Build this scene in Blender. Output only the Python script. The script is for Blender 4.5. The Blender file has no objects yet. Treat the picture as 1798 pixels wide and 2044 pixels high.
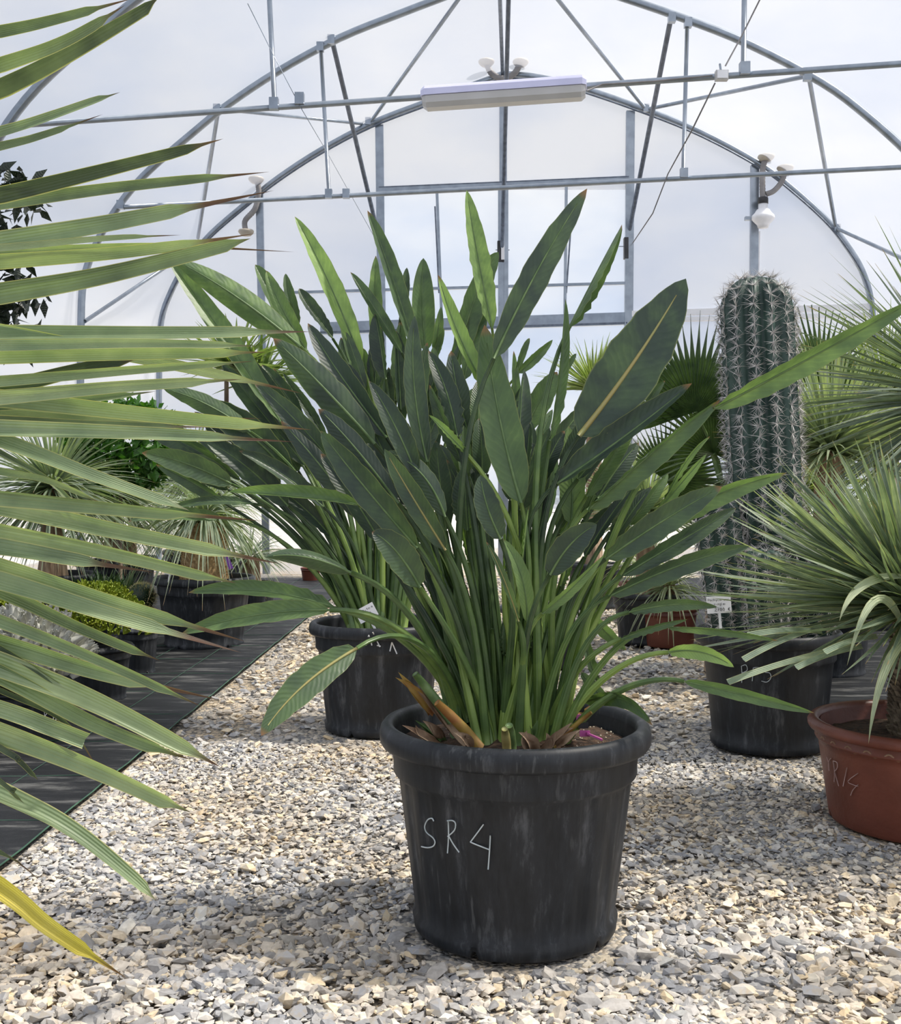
import bpy, math, random
import numpy as np
from mathutils import Vector, Matrix
random.seed(7); rng = np.random.default_rng(7)
S = bpy.context.scene; COL = S.collection
# ------------------------------------------------------------------ camera, sky, sun, exposure
F = 2200.0; YH = 975.0; CAMH = 1.06; CAM = Vector((0, 0, CAMH))
cd = bpy.data.cameras.new('camera'); cam = bpy.data.objects.new('camera', cd); COL.objects.link(cam)
cam.location = CAM; cam.rotation_euler = (math.pi/2, 0, 0)
cd.sensor_fit = 'VERTICAL'; cd.sensor_height = 36.0; cd.sensor_width = 36.0*1798/2044
cd.lens = 36.0*F/2044; cd.shift_y = -(1022-YH)/2044; cd.clip_end = 500
S.camera = cam
w = bpy.data.worlds.new('sky'); S.world = w; w.use_nodes = True
nt = w.node_tree; N = nt.nodes; L = nt.links; N.clear()
tc = N.new('ShaderNodeTexCoord'); mp = N.new('ShaderNodeMapping'); mp.inputs['Scale'].default_value = (1, 1, 2.2)
nz = N.new('ShaderNodeTexNoise'); nz.inputs['Scale'].default_value = 2.6; nz.inputs['Detail'].default_value = 6; nz.inputs['Roughness'].default_value = .55
rp = N.new('ShaderNodeValToRGB'); rp.color_ramp.elements[0].position = .36; rp.color_ramp.elements[1].position = .62
rp.color_ramp.elements[0].color = (.56, .67, .88, 1); rp.color_ramp.elements[1].color = (.98, .99, 1.0, 1)
bg = N.new('ShaderNodeBackground'); bg.inputs[1].default_value = .88; wo = N.new('ShaderNodeOutputWorld')
L.new(tc.outputs['Generated'], mp.inputs[0]); L.new(mp.outputs[0], nz.inputs['Vector']); L.new(nz.outputs['Fac'], rp.inputs[0])
L.new(rp.outputs[0], bg.inputs[0]); L.new(bg.outputs[0], wo.inputs[0])
sd = bpy.data.lights.new('sun', 'SUN'); sun = bpy.data.objects.new('sun', sd); COL.objects.link(sun)
sd.energy = 7.5; sd.angle = math.radians(3); sd.color = (1, .94, .84)
sun.rotation_euler = Vector((.62, .05, .95)).to_track_quat('Z', 'Y').to_euler(); sun.location = (3, 0, 9)
S.view_settings.view_transform = 'Standard'; S.view_settings.look = 'None'; S.view_settings.gamma = 1
S.view_settings.exposure = 0.24; S.view_settings.use_curve_mapping = False
S.cycles.transparent_max_bounces = 24; S.cycles.max_bounces = 8

# ------------------------------------------------------------------ helpers
def px(x, y, d): return Vector(((x-899)/F*d, d, CAMH-(y-YH)/F*d))
def gnd(x, y):
    d = CAMH*F/(y-YH); return Vector(((x-899)/F*d, d, 0))
def tag(o, label=None, cat=None, group=None, kind=None):
    if label: o['label'] = label
    if cat: o['category'] = cat
    if group: o['group'] = group
    if kind: o['kind'] = kind
    return o
def empty(name, loc, label=None, cat=None, group=None, kind=None):
    o = bpy.data.objects.new(name, None); COL.objects.link(o); o.location = loc; o.empty_display_size = .05
    return tag(o, label, cat, group, kind)
def put(name, me, parent=None, mw=None):
    o = bpy.data.objects.new(name, me); COL.objects.link(o)
    if parent is not None:
        o.parent = parent
        loc = Vector((0, 0, 0)); p = parent
        while p is not None: loc += p.location; p = p.parent
        o.matrix_parent_inverse = Matrix.Identity(4)
        base = Matrix.Translation(-loc)
        M = base @ (mw if mw is not None else Matrix.Identity(4))
        o.matrix_local = M if parent.matrix_local == Matrix.Translation(parent.location) else M
    elif mw is not None: o.matrix_world = mw
    return o
def mesh(name, V, Fc, mat, uv=None, smooth=True):
    """V (n,3); Fc list of faces or (m,k) array; uv per vertex (n,2)"""
    me = bpy.data.meshes.new(name); V = np.asarray(V, dtype=np.float32)
    if isinstance(Fc, np.ndarray):
        m, k = Fc.shape
        me.vertices.add(len(V)); me.vertices.foreach_set('co', V.ravel())
        me.loops.add(m*k); me.loops.foreach_set('vertex_index', Fc.astype(np.int32).ravel())
        me.polygons.add(m); me.polygons.foreach_set('loop_start', np.arange(0, m*k, k, dtype=np.int32))
        me.polygons.foreach_set('loop_total', np.full(m, k, dtype=np.int32))
        li = Fc.astype(np.int32).ravel(); me.update(calc_edges=True)
    else:
        me.from_pydata([tuple(map(float, v)) for v in V], [], [tuple(int(i) for i in f) for f in Fc])
        li = np.empty(len(me.loops), dtype=np.int32); me.loops.foreach_get('vertex_index', li)
    if uv is not None:
        u = me.uv_layers.new(name='UVMap'); u.data.foreach_set('uv', np.asarray(uv, dtype=np.float32)[li].ravel())
    me.polygons.foreach_set('use_smooth', np.full(len(me.polygons), bool(smooth)))
    if mat is not None: me.materials.append(mat)
    me.update(); return me
class MB:
    """collects pieces of ONE part"""
    def __init__(s): s.v = []; s.f = []; s.uv = []
    def add(s, V, Fc, uv=None):
        b = len(s.v); s.v += [tuple(v) for v in V]; s.f += [tuple(int(i)+b for i in f) for f in Fc]
        s.uv += [tuple(t) for t in uv] if uv is not None else [(0, 0)]*len(V); return s
    def tube(s, pts, r, n=8, cap=True):
        V, Fc = tube_geo(pts, r, n, cap); return s.add(V, Fc)
    def box(s, c, h, rot=None):
        V = []
        for i in range(8):
            v = Vector(((1 if i & 1 else -1)*h[0], (1 if i & 2 else -1)*h[1], (1 if i & 4 else -1)*h[2]))
            if rot is not None: v = rot @ v
            V.append(Vector(c)+v)
        return s.add(V, [(0, 2, 3, 1), (4, 5, 7, 6), (0, 1, 5, 4), (2, 6, 7, 3), (0, 4, 6, 2), (1, 3, 7, 5)])
    def build(s, name, mat, parent=None, smooth=True, mw=None):
        return put(name, mesh(name, s.v, s.f, mat, s.uv, smooth), parent, mw)
def tube_geo(pts, r, n=8, cap=True):
    P = [Vector(p) for p in pts]; k = len(P); rr = r if hasattr(r, '__len__') else [r]*k
    V = []; ref = None
    for i in range(k):
        t = (P[min(i+1, k-1)]-P[max(i-1, 0)]).normalized()
        if ref is None: ref = Vector((0, 0, 1)) if abs(t.z) < .9 else Vector((1, 0, 0))
        a = t.cross(ref)
        if a.length < 1e-4: a = t.cross(Vector((0, 1, .1)))
        a.normalize(); b = a.cross(t).normalized(); ref = b
        for j in range(n):
            q = 2*math.pi*j/n; V.append(P[i]+a*math.cos(q)*rr[i]+b*math.sin(q)*rr[i])
    Fc = [(i*n+j, i*n+(j+1) % n, (i+1)*n+(j+1) % n, (i+1)*n+j) for i in range(k-1) for j in range(n)]
    if cap: Fc += [tuple(range(n)), tuple((k-1)*n+j for j in reversed(range(n)))]
    return V, Fc
def tube(name, pts, r, mat, parent=None, n=8): return MB().tube(pts, r, n).build(name, mat, parent)
def lathe_geo(prof, n=48, c=(0, 0, 0), fn=None):
    V = []
    for (r, z) in prof:
        for j in range(n):
            a = 2*math.pi*j/n; q = fn(r, z, a) if fn else (r, z)
            V.append((c[0]+q[0]*math.cos(a), c[1]+q[0]*math.sin(a), c[2]+q[1]))
    Fc = [(i*n+j, i*n+(j+1) % n, (i+1)*n+(j+1) % n, (i+1)*n+j) for i in range(len(prof)-1) for j in range(n)]
    return V, Fc
# ------------------------------------------------------------------ materials
def nd(m, t, **k):
    n = m.node_tree.nodes.new(t)
    for a, b in k.items(): setattr(n, a, b)
    return n
def rgb(c): return (c[0], c[1], c[2], 1)
def ramp(m, cols):
    r = nd(m, 'ShaderNodeValToRGB'); e = r.color_ramp.elements
    while len(e) < len(cols): e.new(.5)
    for i, (p, c) in enumerate(cols): e[i].position = p; e[i].color = rgb(c)
    return r
def base(name, rough=.5, metal=0.0, spec=.5):
    m = bpy.data.materials.new(name); m.use_nodes = True; p = m.node_tree.nodes['Principled BSDF']
    p.inputs['Roughness'].default_value = rough; p.inputs['Metallic'].default_value = metal
    p.inputs['Specular IOR Level'].default_value = spec; return m, p, m.node_tree.links
def noisy(name, c1, c2, scale=8, rough=.6, metal=0.0, bump=0.0, bscale=None, detail=4, lo=.35, hi=.65, stretch=None, spec=.5):
    m, p, l = base(name, rough, metal, spec); t = nd(m, 'ShaderNodeTexCoord'); mp = nd(m, 'ShaderNodeMapping')
    if stretch: mp.inputs['Scale'].default_value = stretch
    n = nd(m, 'ShaderNodeTexNoise'); n.inputs['Scale'].default_value = scale; n.inputs['Detail'].default_value = detail
    r = ramp(m, [(lo, c1), (hi, c2)]); l.new(t.outputs['Object'], mp.inputs[0]); l.new(mp.outputs[0], n.inputs['Vector'])
    l.new(n.outputs['Fac'], r.inputs[0]); l.new(r.outputs[0], p.inputs['Base Color'])
    if bump:
        n2 = nd(m, 'ShaderNodeTexNoise'); n2.inputs['Scale'].default_value = bscale or scale*3; n2.inputs['Detail'].default_value = 6
        l.new(mp.outputs[0], n2.inputs['Vector']); b = nd(m, 'ShaderNodeBump'); b.inputs['Strength'].default_value = bump; b.inputs['Distance'].default_value = .01
        l.new(n2.outputs['Fac'], b.inputs['Height']); l.new(b.outputs[0], p.inputs['Normal'])
    return m
def leafmat(name, c0, c1, c2, rough=.42, trans=.3, veins=60, tipc=None, edge=None, stripes=0, bumpd=.0015, vein_mix=.25, basebright=0.):
    """colour by the leaf's own tone (0 dark..1 light); UV.x across, UV.y along"""
    m, p, l = base(name, rough); nt = m.node_tree
    at = nd(m, 'ShaderNodeAttribute', attribute_type='OBJECT', attribute_name='tone')
    uv = nd(m, 'ShaderNodeUVMap'); sx = nd(m, 'ShaderNodeSeparateXYZ'); l.new(uv.outputs[0], sx.inputs[0])
    def M(op, a, b=None, c=None):
        n = nd(m, 'ShaderNodeMath', operation=op)
        for i, v in enumerate((a, b, c)):
            if v is None: continue
            if isinstance(v, (int, float)): n.inputs[i].default_value = v
            else: l.new(v, n.inputs[i])
        return n.outputs[0]
    oi = nd(m, 'ShaderNodeObjectInfo'); tcn = nd(m, 'ShaderNodeTexCoord')
    nz = nd(m, 'ShaderNodeTexNoise'); nz.inputs['Scale'].default_value = 14; nz.inputs['Detail'].default_value = 4
    l.new(tcn.outputs['Object'], nz.inputs['Vector'])
    f = M('ADD', at.outputs['Fac'], M('MULTIPLY', M('SUBTRACT', nz.outputs['Fac'], .5), .9))
    f = M('ADD', f, M('MULTIPLY', M('SUBTRACT', oi.outputs['Random'], .5), .22))
    if basebright: f = M('ADD', f, M('MULTIPLY', M('POWER', M('SUBTRACT', 1.0, sx.outputs[1]), 2.0), basebright))
    nv = nd(m, 'ShaderNodeTexNoise'); nv.inputs['Scale'].default_value = 22; nv.inputs['Detail'].default_value = 3; l.new(tcn.outputs['Object'], nv.inputs['Vector'])
    r = ramp(m, [(0.0, c0), (.5, c1), (1.0, c2)]); l.new(f, r.inputs[0]); col = r.outputs[0]
    au = M('ABSOLUTE', M('MULTIPLY', M('SUBTRACT', sx.outputs[0], .5), 2.0))
    if stripes: ph = M('MULTIPLY', sx.outputs[0], float(stripes))
    else: ph = M('ADD', M('MULTIPLY', M('SUBTRACT', sx.outputs[1], M('MULTIPLY', au, .13)), float(veins)), M('MULTIPLY', nv.outputs['Fac'], 1.5))
    wv = M('SINE', M('MULTIPLY', ph, 6.283))
    sharp = M('POWER', M('MULTIPLY', M('ADD', wv, 1.0), .5), 5.0)
    mx = nd(m, 'ShaderNodeMixRGB', blend_type='MULTIPLY'); l.new(M('MULTIPLY', M('MULTIPLY', sharp, vein_mix*2.2), M('POWER', nz.outputs['Fac'], 1.5)), mx.inputs[0]); l.new(col, mx.inputs[1])
    mx.inputs[2].default_value = (1.9, 1.7, 1.5, 1); col = mx.outputs[0]
    if edge:
        e = nd(m, 'ShaderNodeMapRange'); e.inputs[1].default_value = edge[1]; e.inputs[2].default_value = 1.0; l.new(au, e.inputs[0])
        mx = nd(m, 'ShaderNodeMixRGB'); l.new(e.outputs[0], mx.inputs[0]); l.new(col, mx.inputs[1]); mx.inputs[2].default_value = rgb(edge[0]); col = mx.outputs[0]
    if tipc:
        ta = nd(m, 'ShaderNodeAttribute', attribute_type='OBJECT', attribute_name='tip_start')
        e = nd(m, 'ShaderNodeMapRange'); l.new(M('SUBTRACT', sx.outputs[1], ta.outputs['Fac']), e.inputs[0]); e.inputs[1].default_value = 0; e.inputs[2].default_value = .05
        mx = nd(m, 'ShaderNodeMixRGB'); l.new(e.outputs[0], mx.inputs[0]); l.new(col, mx.inputs[1]); mx.inputs[2].default_value = rgb(tipc); col = mx.outputs[0]
    l.new(col, p.inputs['Base Color'])
    b = nd(m, 'ShaderNodeBump'); b.inputs['Strength'].default_value = .6; b.inputs['Distance'].default_value = bumpd
    l.new(M('MULTIPLY', wv, M('MULTIPLY', nv.outputs['Fac'], 1.3)) if not stripes else wv, b.inputs['Height']); l.new(b.outputs[0], p.inputs['Normal'])
    t = nd(m, 'ShaderNodeBsdfTranslucent'); hs = nd(m, 'ShaderNodeMixRGB', blend_type='MULTIPLY'); hs.inputs[0].default_value = 1
    l.new(col, hs.inputs[1]); hs.inputs[2].default_value = (1.7, 1.9, .7, 1); l.new(hs.outputs[0], t.inputs[0])
    ms = nd(m, 'ShaderNodeMixShader'); ms.inputs[0].default_value = trans; out = nt.nodes['Material Output']
    l.new(p.outputs[0], ms.inputs[1]); l.new(t.outputs[0], ms.inputs[2]); l.new(ms.outputs[0], out.inputs[0])
    return m
def film(name, opac, col):
    m = bpy.data.materials.new(name); m.use_nodes = True; nt = m.node_tree; nt.nodes.clear(); l = nt.links
    tr = nd(m, 'ShaderNodeBsdfTransparent'); tl = nd(m, 'ShaderNodeBsdfTranslucent'); df = nd(m, 'ShaderNodeBsdfDiffuse')
    t = nd(m, 'ShaderNodeTexCoord'); n = nd(m, 'ShaderNodeTexNoise'); n.inputs['Scale'].default_value = .7; n.inputs['Detail'].default_value = 5
    l.new(t.outputs['Object'], n.inputs['Vector']); mr = nd(m, 'ShaderNodeMapRange')
    mr.inputs[3].default_value = opac-.06; mr.inputs[4].default_value = opac+.06; l.new(n.outputs['Fac'], mr.inputs[0])
    tl.inputs[0].default_value = rgb(col); df.inputs[0].default_value = rgb(col)
    a = nd(m, 'ShaderNodeMixShader'); a.inputs[0].default_value = .62; l.new(tl.outputs[0], a.inputs[1]); l.new(df.outputs[0], a.inputs[2])
    b = nd(m, 'ShaderNodeMixShader'); l.new(mr.outputs[0], b.inputs[0]); l.new(tr.outputs[0], b.inputs[1]); l.new(a.outputs[0], b.inputs[2])
    o = nd(m, 'ShaderNodeOutputMaterial'); l.new(b.outputs[0], o.inputs[0]); return m
M_ = {}
M_['film'] = film('polythene_film', .50, (.585, .60, .665)); M_['clear'] = film('clear_film', .22, (.9, .93, .97))
M_['steel'] = noisy('galvanised_steel', (.27, .31, .36), (.35, .395, .455), 9, .30, .75, stretch=(1, 1, 1))
M_['darksteel'] = noisy('dark_steel', (.11, .13, .17), (.18, .21, .26), 18, .45, .6)
M_['strel'] = leafmat('bird_of_paradise_leaf', (.034, .056, .046), (.10, .165, .070), (.27, .40, .13), .43, .25, 19, tipc=(.22, .12, .06), edge=((.22, .25, .10), .95), vein_mix=.16, bumpd=.0004)
M_['strel_rib'] = noisy('leaf_midrib_yellow', (.36, .30, .11), (.30, .30, .11), 30, .45)
M_['strel_rib_green'] = noisy('leaf_midrib_green', (.085, .15, .05), (.15, .23, .085), 30, .45)
M_['stalk'] = leafmat('leaf_stalk_green', (.036, .062, .036), (.11, .19, .06), (.28, .40, .10), .38, .12, 40, stripes=5, vein_mix=.1, basebright=.32)
M_['palm'] = leafmat('palm_segment_leaf', (.045, .065, .050), (.22, .29, .17), (.46, .53, .31), .45, .22, 10, tipc=(.15, .085, .065), edge=((.55, .52, .22), .88), stripes=7, vein_mix=.06, bumpd=.0005)
M_['yellowpalm'] = leafmat('yellowed_palm_segment', (.5, .4, .05), (.62, .52, .10), (.7, .6, .2), .45, .25, 10, tipc=(.22, .12, .06), stripes=9, vein_mix=.1)
M_['yucca'] = leafmat('blue_green_yucca_leaf', (.085, .12, .10), (.23, .30, .225), (.46, .52, .35), .42, .2, 10, tipc=(.40, .28, .15), edge=((.50, .50, .25), .85), stripes=4, vein_mix=.12)
M_['washi'] = leafmat('fan_palm_green', (.035, .065, .03), (.10, .16, .055), (.27, .33, .13), .45, .3, 10, stripes=3, vein_mix=.3)
M_['shrub'] = leafmat('glossy_shrub_leaf', (.015, .045, .012), (.05, .15, .02), (.16, .34, .05), .35, .25, 8)
M_['darkshrub'] = leafmat('dark_tree_leaf', (.008, .014, .010), (.02, .035, .018), (.05, .08, .03), .4, .1, 8)
M_['crass'] = leafmat('jade_finger_leaf', (.05, .09, .01), (.20, .30, .03), (.46, .50, .05), .4, .12, 3, vein_mix=.05)
M_['silver'] = leafmat('silver_felt_leaf', (.24, .24, .22), (.42, .42, .38), (.62, .62, .56), .8, .1, 3, vein_mix=.05)
M_['aloe'] = leafmat('aloe_leaf', (.02, .045, .02), (.06, .11, .04), (.16, .18, .06), .4, .08, 3, vein_mix=.05)
M_['gold_spine'] = noisy('golden_spines', (.45, .38, .12), (.75, .68, .35), 30, .6)
M_['cactus'] = noisy('cactus_skin', (.018, .042, .035), (.05, .095, .075), 9, .5)
M_['spine'] = noisy('grey_cactus_spines', (.33, .31, .30), (.72, .69, .66), 60, .6)
M_['terra'] = noisy('terracotta_plastic', (.125, .034, .020), (.175, .050, .030), 7, .42, bump=.12, bscale=60)
M_['bark'] = noisy('brown_bark', (.10, .07, .05), (.22, .17, .12), 14, .8, bump=.6, stretch=(1, 1, .3))
M_['fibre'] = noisy('fibrous_trunk', (.16, .10, .06), (.42, .30, .20), 26, .85, bump=.9, stretch=(1, 1, .15))
M_['soil'] = noisy('dark_potting_soil', (.028, .016, .010), (.10, .055, .032), 60, .95, bump=1.0, bscale=110)
M_['perlite'] = noisy('perlite_grains', (.5, .42, .3), (.8, .75, .65), 20, .8)
M_['dry'] = noisy('dry_leaf_sheath', (.16, .09, .05), (.46, .33, .22), 22, .75, bump=.5, stretch=(1, 1, .2))
M_['orange'] = noisy('yellow_orange_stub', (.36, .27, .05), (.26, .09, .03), 14, .6)
M_['white'] = noisy('white_plastic', (.80, .80, .82), (.90, .90, .92), 5, .4)
M_['paper'] = noisy('white_label_card', (.82, .82, .82), (.9, .9, .9), 5, .6)
M_['ink'] = noisy('black_ink', (.02, .02, .02), (.05, .05, .05), 5, .7)
M_['chalk'] = noisy('white_marker', (.42, .48, .50), (.62, .68, .70), 30, .8)
M_['purple'] = noisy('purple_plastic', (.22, .06, .42), (.30, .10, .55), 5, .4)
M_['pink'] = noisy('magenta_label', (.55, .10, .35), (.65, .20, .45), 8, .5)
M_['hose'] = noisy('grey_corrugated_hose', (.20, .19, .19), (.30, .285, .28), 9, .55)
M_['cream'] = noisy('cream_flange', (.42, .37, .30), (.55, .50, .42), 6, .5)
M_['batten'] = noisy('lavender_white_plastic', (.60, .60, .82), (.68, .68, .90), 4, .35)
M_['diffuser'] = noisy('frosted_diffuser', (.48, .47, .455), (.52, .51, .50), 5, .3)
M_['black'] = noisy('black_rubber', (.02, .02, .022), (.04, .04, .045), 9, .5)
M_['thread'] = noisy('green_thread', (.02, .07, .045), (.05, .13, .08), 9, .7)
def potmat():
    m, p, l = base('black_plastic_pot', .50, spec=.38); t = nd(m, 'ShaderNodeTexCoord')
    mp = nd(m, 'ShaderNodeMapping'); mp.inputs['Scale'].default_value = (6, 6, 1.2)
    n = nd(m, 'ShaderNodeTexNoise'); n.inputs['Scale'].default_value = 3.2; n.inputs['Detail'].default_value = 9; n.inputs['Roughness'].default_value = .72
    mp2 = nd(m, 'ShaderNodeMapping'); mp2.inputs['Scale'].default_value = (1, 1, .12)
    n2 = nd(m, 'ShaderNodeTexNoise'); n2.inputs['Scale'].default_value = 75; n2.inputs['Detail'].default_value = 6
    l.new(t.outputs['Object'], mp.inputs[0]); l.new(mp.outputs[0], n.inputs['Vector']); l.new(t.outputs['Object'], mp2.inputs[0]); l.new(mp2.outputs[0], n2.inputs['Vector'])
    r = ramp(m, [(.40, (.009, .011, .014)), (.56, (.019, .022, .027)), (.74, (.095, .10, .11))]); l.new(n.outputs['Fac'], r.inputs[0])
    r2 = ramp(m, [(.58, (0, 0, 0)), (.68, (1, 1, 1))]); l.new(n2.outputs['Fac'], r2.inputs[0])
    mul = nd(m, 'ShaderNodeMath', operation='MULTIPLY'); l.new(r2.outputs[0], mul.inputs[0]); l.new(n.outputs['Fac'], mul.inputs[1])
    mx = nd(m, 'ShaderNodeMixRGB'); n3 = nd(m, 'ShaderNodeTexNoise'); n3.inputs['Scale'].default_value = 4; n3.inputs['Detail'].default_value = 2; l.new(t.outputs['Object'], n3.inputs['Vector']); r3 = ramp(m, [(.46, (0, 0, 0)), (.66, (1, 1, 1))]); l.new(n3.outputs['Fac'], r3.inputs[0]); mu2 = nd(m, 'ShaderNodeMath', operation='MULTIPLY'); l.new(mul.outputs[0], mu2.inputs[0]); l.new(r3.outputs[0], mu2.inputs[1])
    l.new(mu2.outputs[0], mx.inputs[0]); l.new(r.outputs[0], mx.inputs[1]); mx.inputs[2].default_value = (.11, .115, .12, 1)
    l.new(mx.outputs[0], p.inputs['Base Color']); return m
M_['pot'] = potmat()
def stonemat():
    m, p, l = base('gravel_stone', .85, spec=.3); g = nd(m, 'ShaderNodeNewGeometry'); oi = nd(m, 'ShaderNodeObjectInfo')
    add = nd(m, 'ShaderNodeMath', operation='ADD'); l.new(g.outputs['Random Per Island'], add.inputs[0]); l.new(oi.outputs['Random'], add.inputs[1])
    fr = nd(m, 'ShaderNodeMath', operation='FRACT'); l.new(add.outputs[0], fr.inputs[0])
    r = ramp(m, [(0, (.30, .30, .31)), (.3, (.40, .39, .38)), (.52, (.62, .575, .52)), (.70, (.76, .70, .61)), (.84, (.72, .60, .42)), (.93, (.88, .83, .72)), (1, (.25, .26, .275))])
    l.new(fr.outputs[0], r.inputs[0]); t = nd(m, 'ShaderNodeTexCoord'); n = nd(m, 'ShaderNodeTexNoise'); n.inputs['Scale'].default_value = 90; n.inputs['Detail'].default_value = 5
    l.new(t.outputs['Object'], n.inputs['Vector']); mx = nd(m, 'ShaderNodeMixRGB', blend_type='MULTIPLY'); mx.inputs[0].default_value = .6
    r2 = ramp(m, [(.3, (.62, .60, .58)), (.7, (1.1, 1.1, 1.1))]); l.new(n.outputs['Fac'], r2.inputs[0]); l.new(r.outputs[0], mx.inputs[1]); l.new(r2.outputs[0], mx.inputs[2])
    n4 = nd(m, 'ShaderNodeTexNoise'); n4.inputs['Scale'].default_value = 1.5; n4.inputs['Detail'].default_value = 4; l.new(t.outputs['Object'], n4.inputs['Vector']); r4 = ramp(m, [(.44, (.98, 1, 1.04)), (.60, (1.02, .94, .82))]); l.new(n4.outputs['Fac'], r4.inputs[0])
    m5 = nd(m, 'ShaderNodeMixRGB', blend_type='MULTIPLY'); m5.inputs[0].default_value = .9; l.new(mx.outputs[0], m5.inputs[1]); l.new(r4.outputs[0], m5.inputs[2]); l.new(m5.outputs[0], p.inputs['Base Color']); return m
M_['stone'] = stonemat()
def groundmat():
    m, p, l = base('sandy_grit_ground', .95, spec=.2); t = nd(m, 'ShaderNodeTexCoord')
    v = nd(m, 'ShaderNodeTexVoronoi'); v.inputs['Scale'].default_value = 85; l.new(t.outputs['Object'], v.inputs['Vector'])
    n = nd(m, 'ShaderNodeTexNoise'); n.inputs['Scale'].default_value = 1.6; n.inputs['Detail'].default_value = 4; l.new(t.outputs['Object'], n.inputs['Vector'])
    bw = nd(m, 'ShaderNodeRGBToBW'); l.new(v.outputs['Color'], bw.inputs[0])
    r = ramp(m, [(.2, (.17, .17, .17)), (.45, (.33, .32, .31)), (.6, (.47, .43, .38)), (.8, (.60, .53, .43))]); l.new(bw.outputs[0], r.inputs[0])
    r2 = ramp(m, [(.44, (1, 1, 1)), (.60, (1.0, .86, .66))]); l.new(n.outputs['Fac'], r2.inputs[0])
    mx = nd(m, 'ShaderNodeMixRGB', blend_type='MULTIPLY'); mx.inputs[0].default_value = .8; l.new(r.outputs[0], mx.inputs[1]); l.new(r2.outputs[0], mx.inputs[2])
    l.new(mx.outputs[0], p.inputs['Base Color']); b = nd(m, 'ShaderNodeBump'); b.inputs['Strength'].default_value = 1; b.inputs['Distance'].default_value = .008
    l.new(v.outputs['Distance'], b.inputs['Height']); b.invert = True; l.new(b.outputs[0], p.inputs['Normal']); return m
M_['ground'] = groundmat()
def matmat():
    m, p, l = base('black_woven_fabric', .55, spec=.3); t = nd(m, 'ShaderNodeTexCoord')
    n = nd(m, 'ShaderNodeTexNoise'); n.inputs['Scale'].default_value = 5; n.inputs['Detail'].default_value = 9; n.inputs['Roughness'].default_value = .72; mp = nd(m, 'ShaderNodeMapping'); mp.inputs['Scale'].default_value = (.5, 2.2, 1); l.new(t.outputs['Object'], mp.inputs[0]); l.new(mp.outputs[0], n.inputs['Vector'])
    r = ramp(m, [(.46, (.007, .008, .010)), (.54, (.022, .023, .025)), (.64, (.13, .13, .125))]); l.new(n.outputs['Fac'], r.inputs[0]); l.new(r.outputs[0], p.inputs['Base Color'])
    w1 = nd(m, 'ShaderNodeTexWave'); w1.inputs['Scale'].default_value = 120; l.new(t.outputs['Object'], w1.inputs['Vector'])
    n2 = nd(m, 'ShaderNodeTexNoise'); n2.inputs['Scale'].default_value = 9; n2.inputs['Detail'].default_value = 4; l.new(t.outputs['Object'], n2.inputs['Vector'])
    ad = nd(m, 'ShaderNodeMath', operation='MULTIPLY_ADD'); l.new(n2.outputs['Fac'], ad.inputs[0]); ad.inputs[1].default_value = 6; l.new(w1.outputs['Fac'], ad.inputs[2])
    b = nd(m, 'ShaderNodeBump'); b.inputs['Strength'].default_value = .5; b.inputs['Distance'].default_value = .004; l.new(ad.outputs[0], b.inputs['Height']); l.new(b.outputs[0], p.inputs['Normal']); return m
M_['mat'] = matmat()

# ------------------------------------------------------------------ ground
POTS = [(px(1027, 0, 2.7), .27), (px(755, 0, 4.9), .26), (px(1532, 0, 4.58), .25), (px(1842, 0, 3.52), .29)]
def edge_l(y): return -1.246+(y-3.05)*.0141
def edge_r(y): return 1.70+(y-4)*.02
g = np.linspace(-1, 1, 60)
gx, gy = np.meshgrid(np.linspace(-6, 8, 90), np.linspace(-2, 20, 120))
gz = .008*np.sin(gx*3.1+gy*1.3)*np.sin(gy*2.3)-.014
V = np.stack([gx.ravel(), gy.ravel(), gz.ravel()], 1); nxg = 90
idx = np.arange(120*90).reshape(120, 90); Fq = np.stack([idx[:-1, :-1], idx[:-1, 1:], idx[1:, 1:], idx[1:, :-1]], -1).reshape(-1, 4)
floor = put('floor', mesh('floor', V, Fq, M_['ground'])); tag(floor, kind='structure')
# stones
t_ = (1+5**.5)/2
ICO = np.array([(-1, t_, 0), (1, t_, 0), (-1, -t_, 0), (1, -t_, 0), (0, -1, t_), (0, 1, t_), (0, -1, -t_), (0, 1, -t_), (t_, 0, -1), (t_, 0, 1), (-t_, 0, -1), (-t_, 0, 1)])/math.sqrt(1+t_*t_)
ICF = np.array([(0, 11, 5), (0, 5, 1), (0, 1, 7), (0, 7, 10), (0, 10, 11), (1, 5, 9), (5, 11, 4), (11, 10, 2), (10, 7, 6), (7, 1, 8), (3, 9, 4), (3, 4, 2), (3, 2, 6), (3, 6, 8), (3, 8, 9), (4, 9, 5), (2, 4, 11), (6, 2, 10), (8, 6, 7), (9, 8, 1)])
def in_gravel(x, y, pad=0.0):
    ok = (x > edge_l(y)+.01-pad) & (x < edge_r(y)+pad)
    for c, r in POTS: ok &= (x-c.x)**2+(y-c.y)**2 > (r+.012)**2
    return ok
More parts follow.
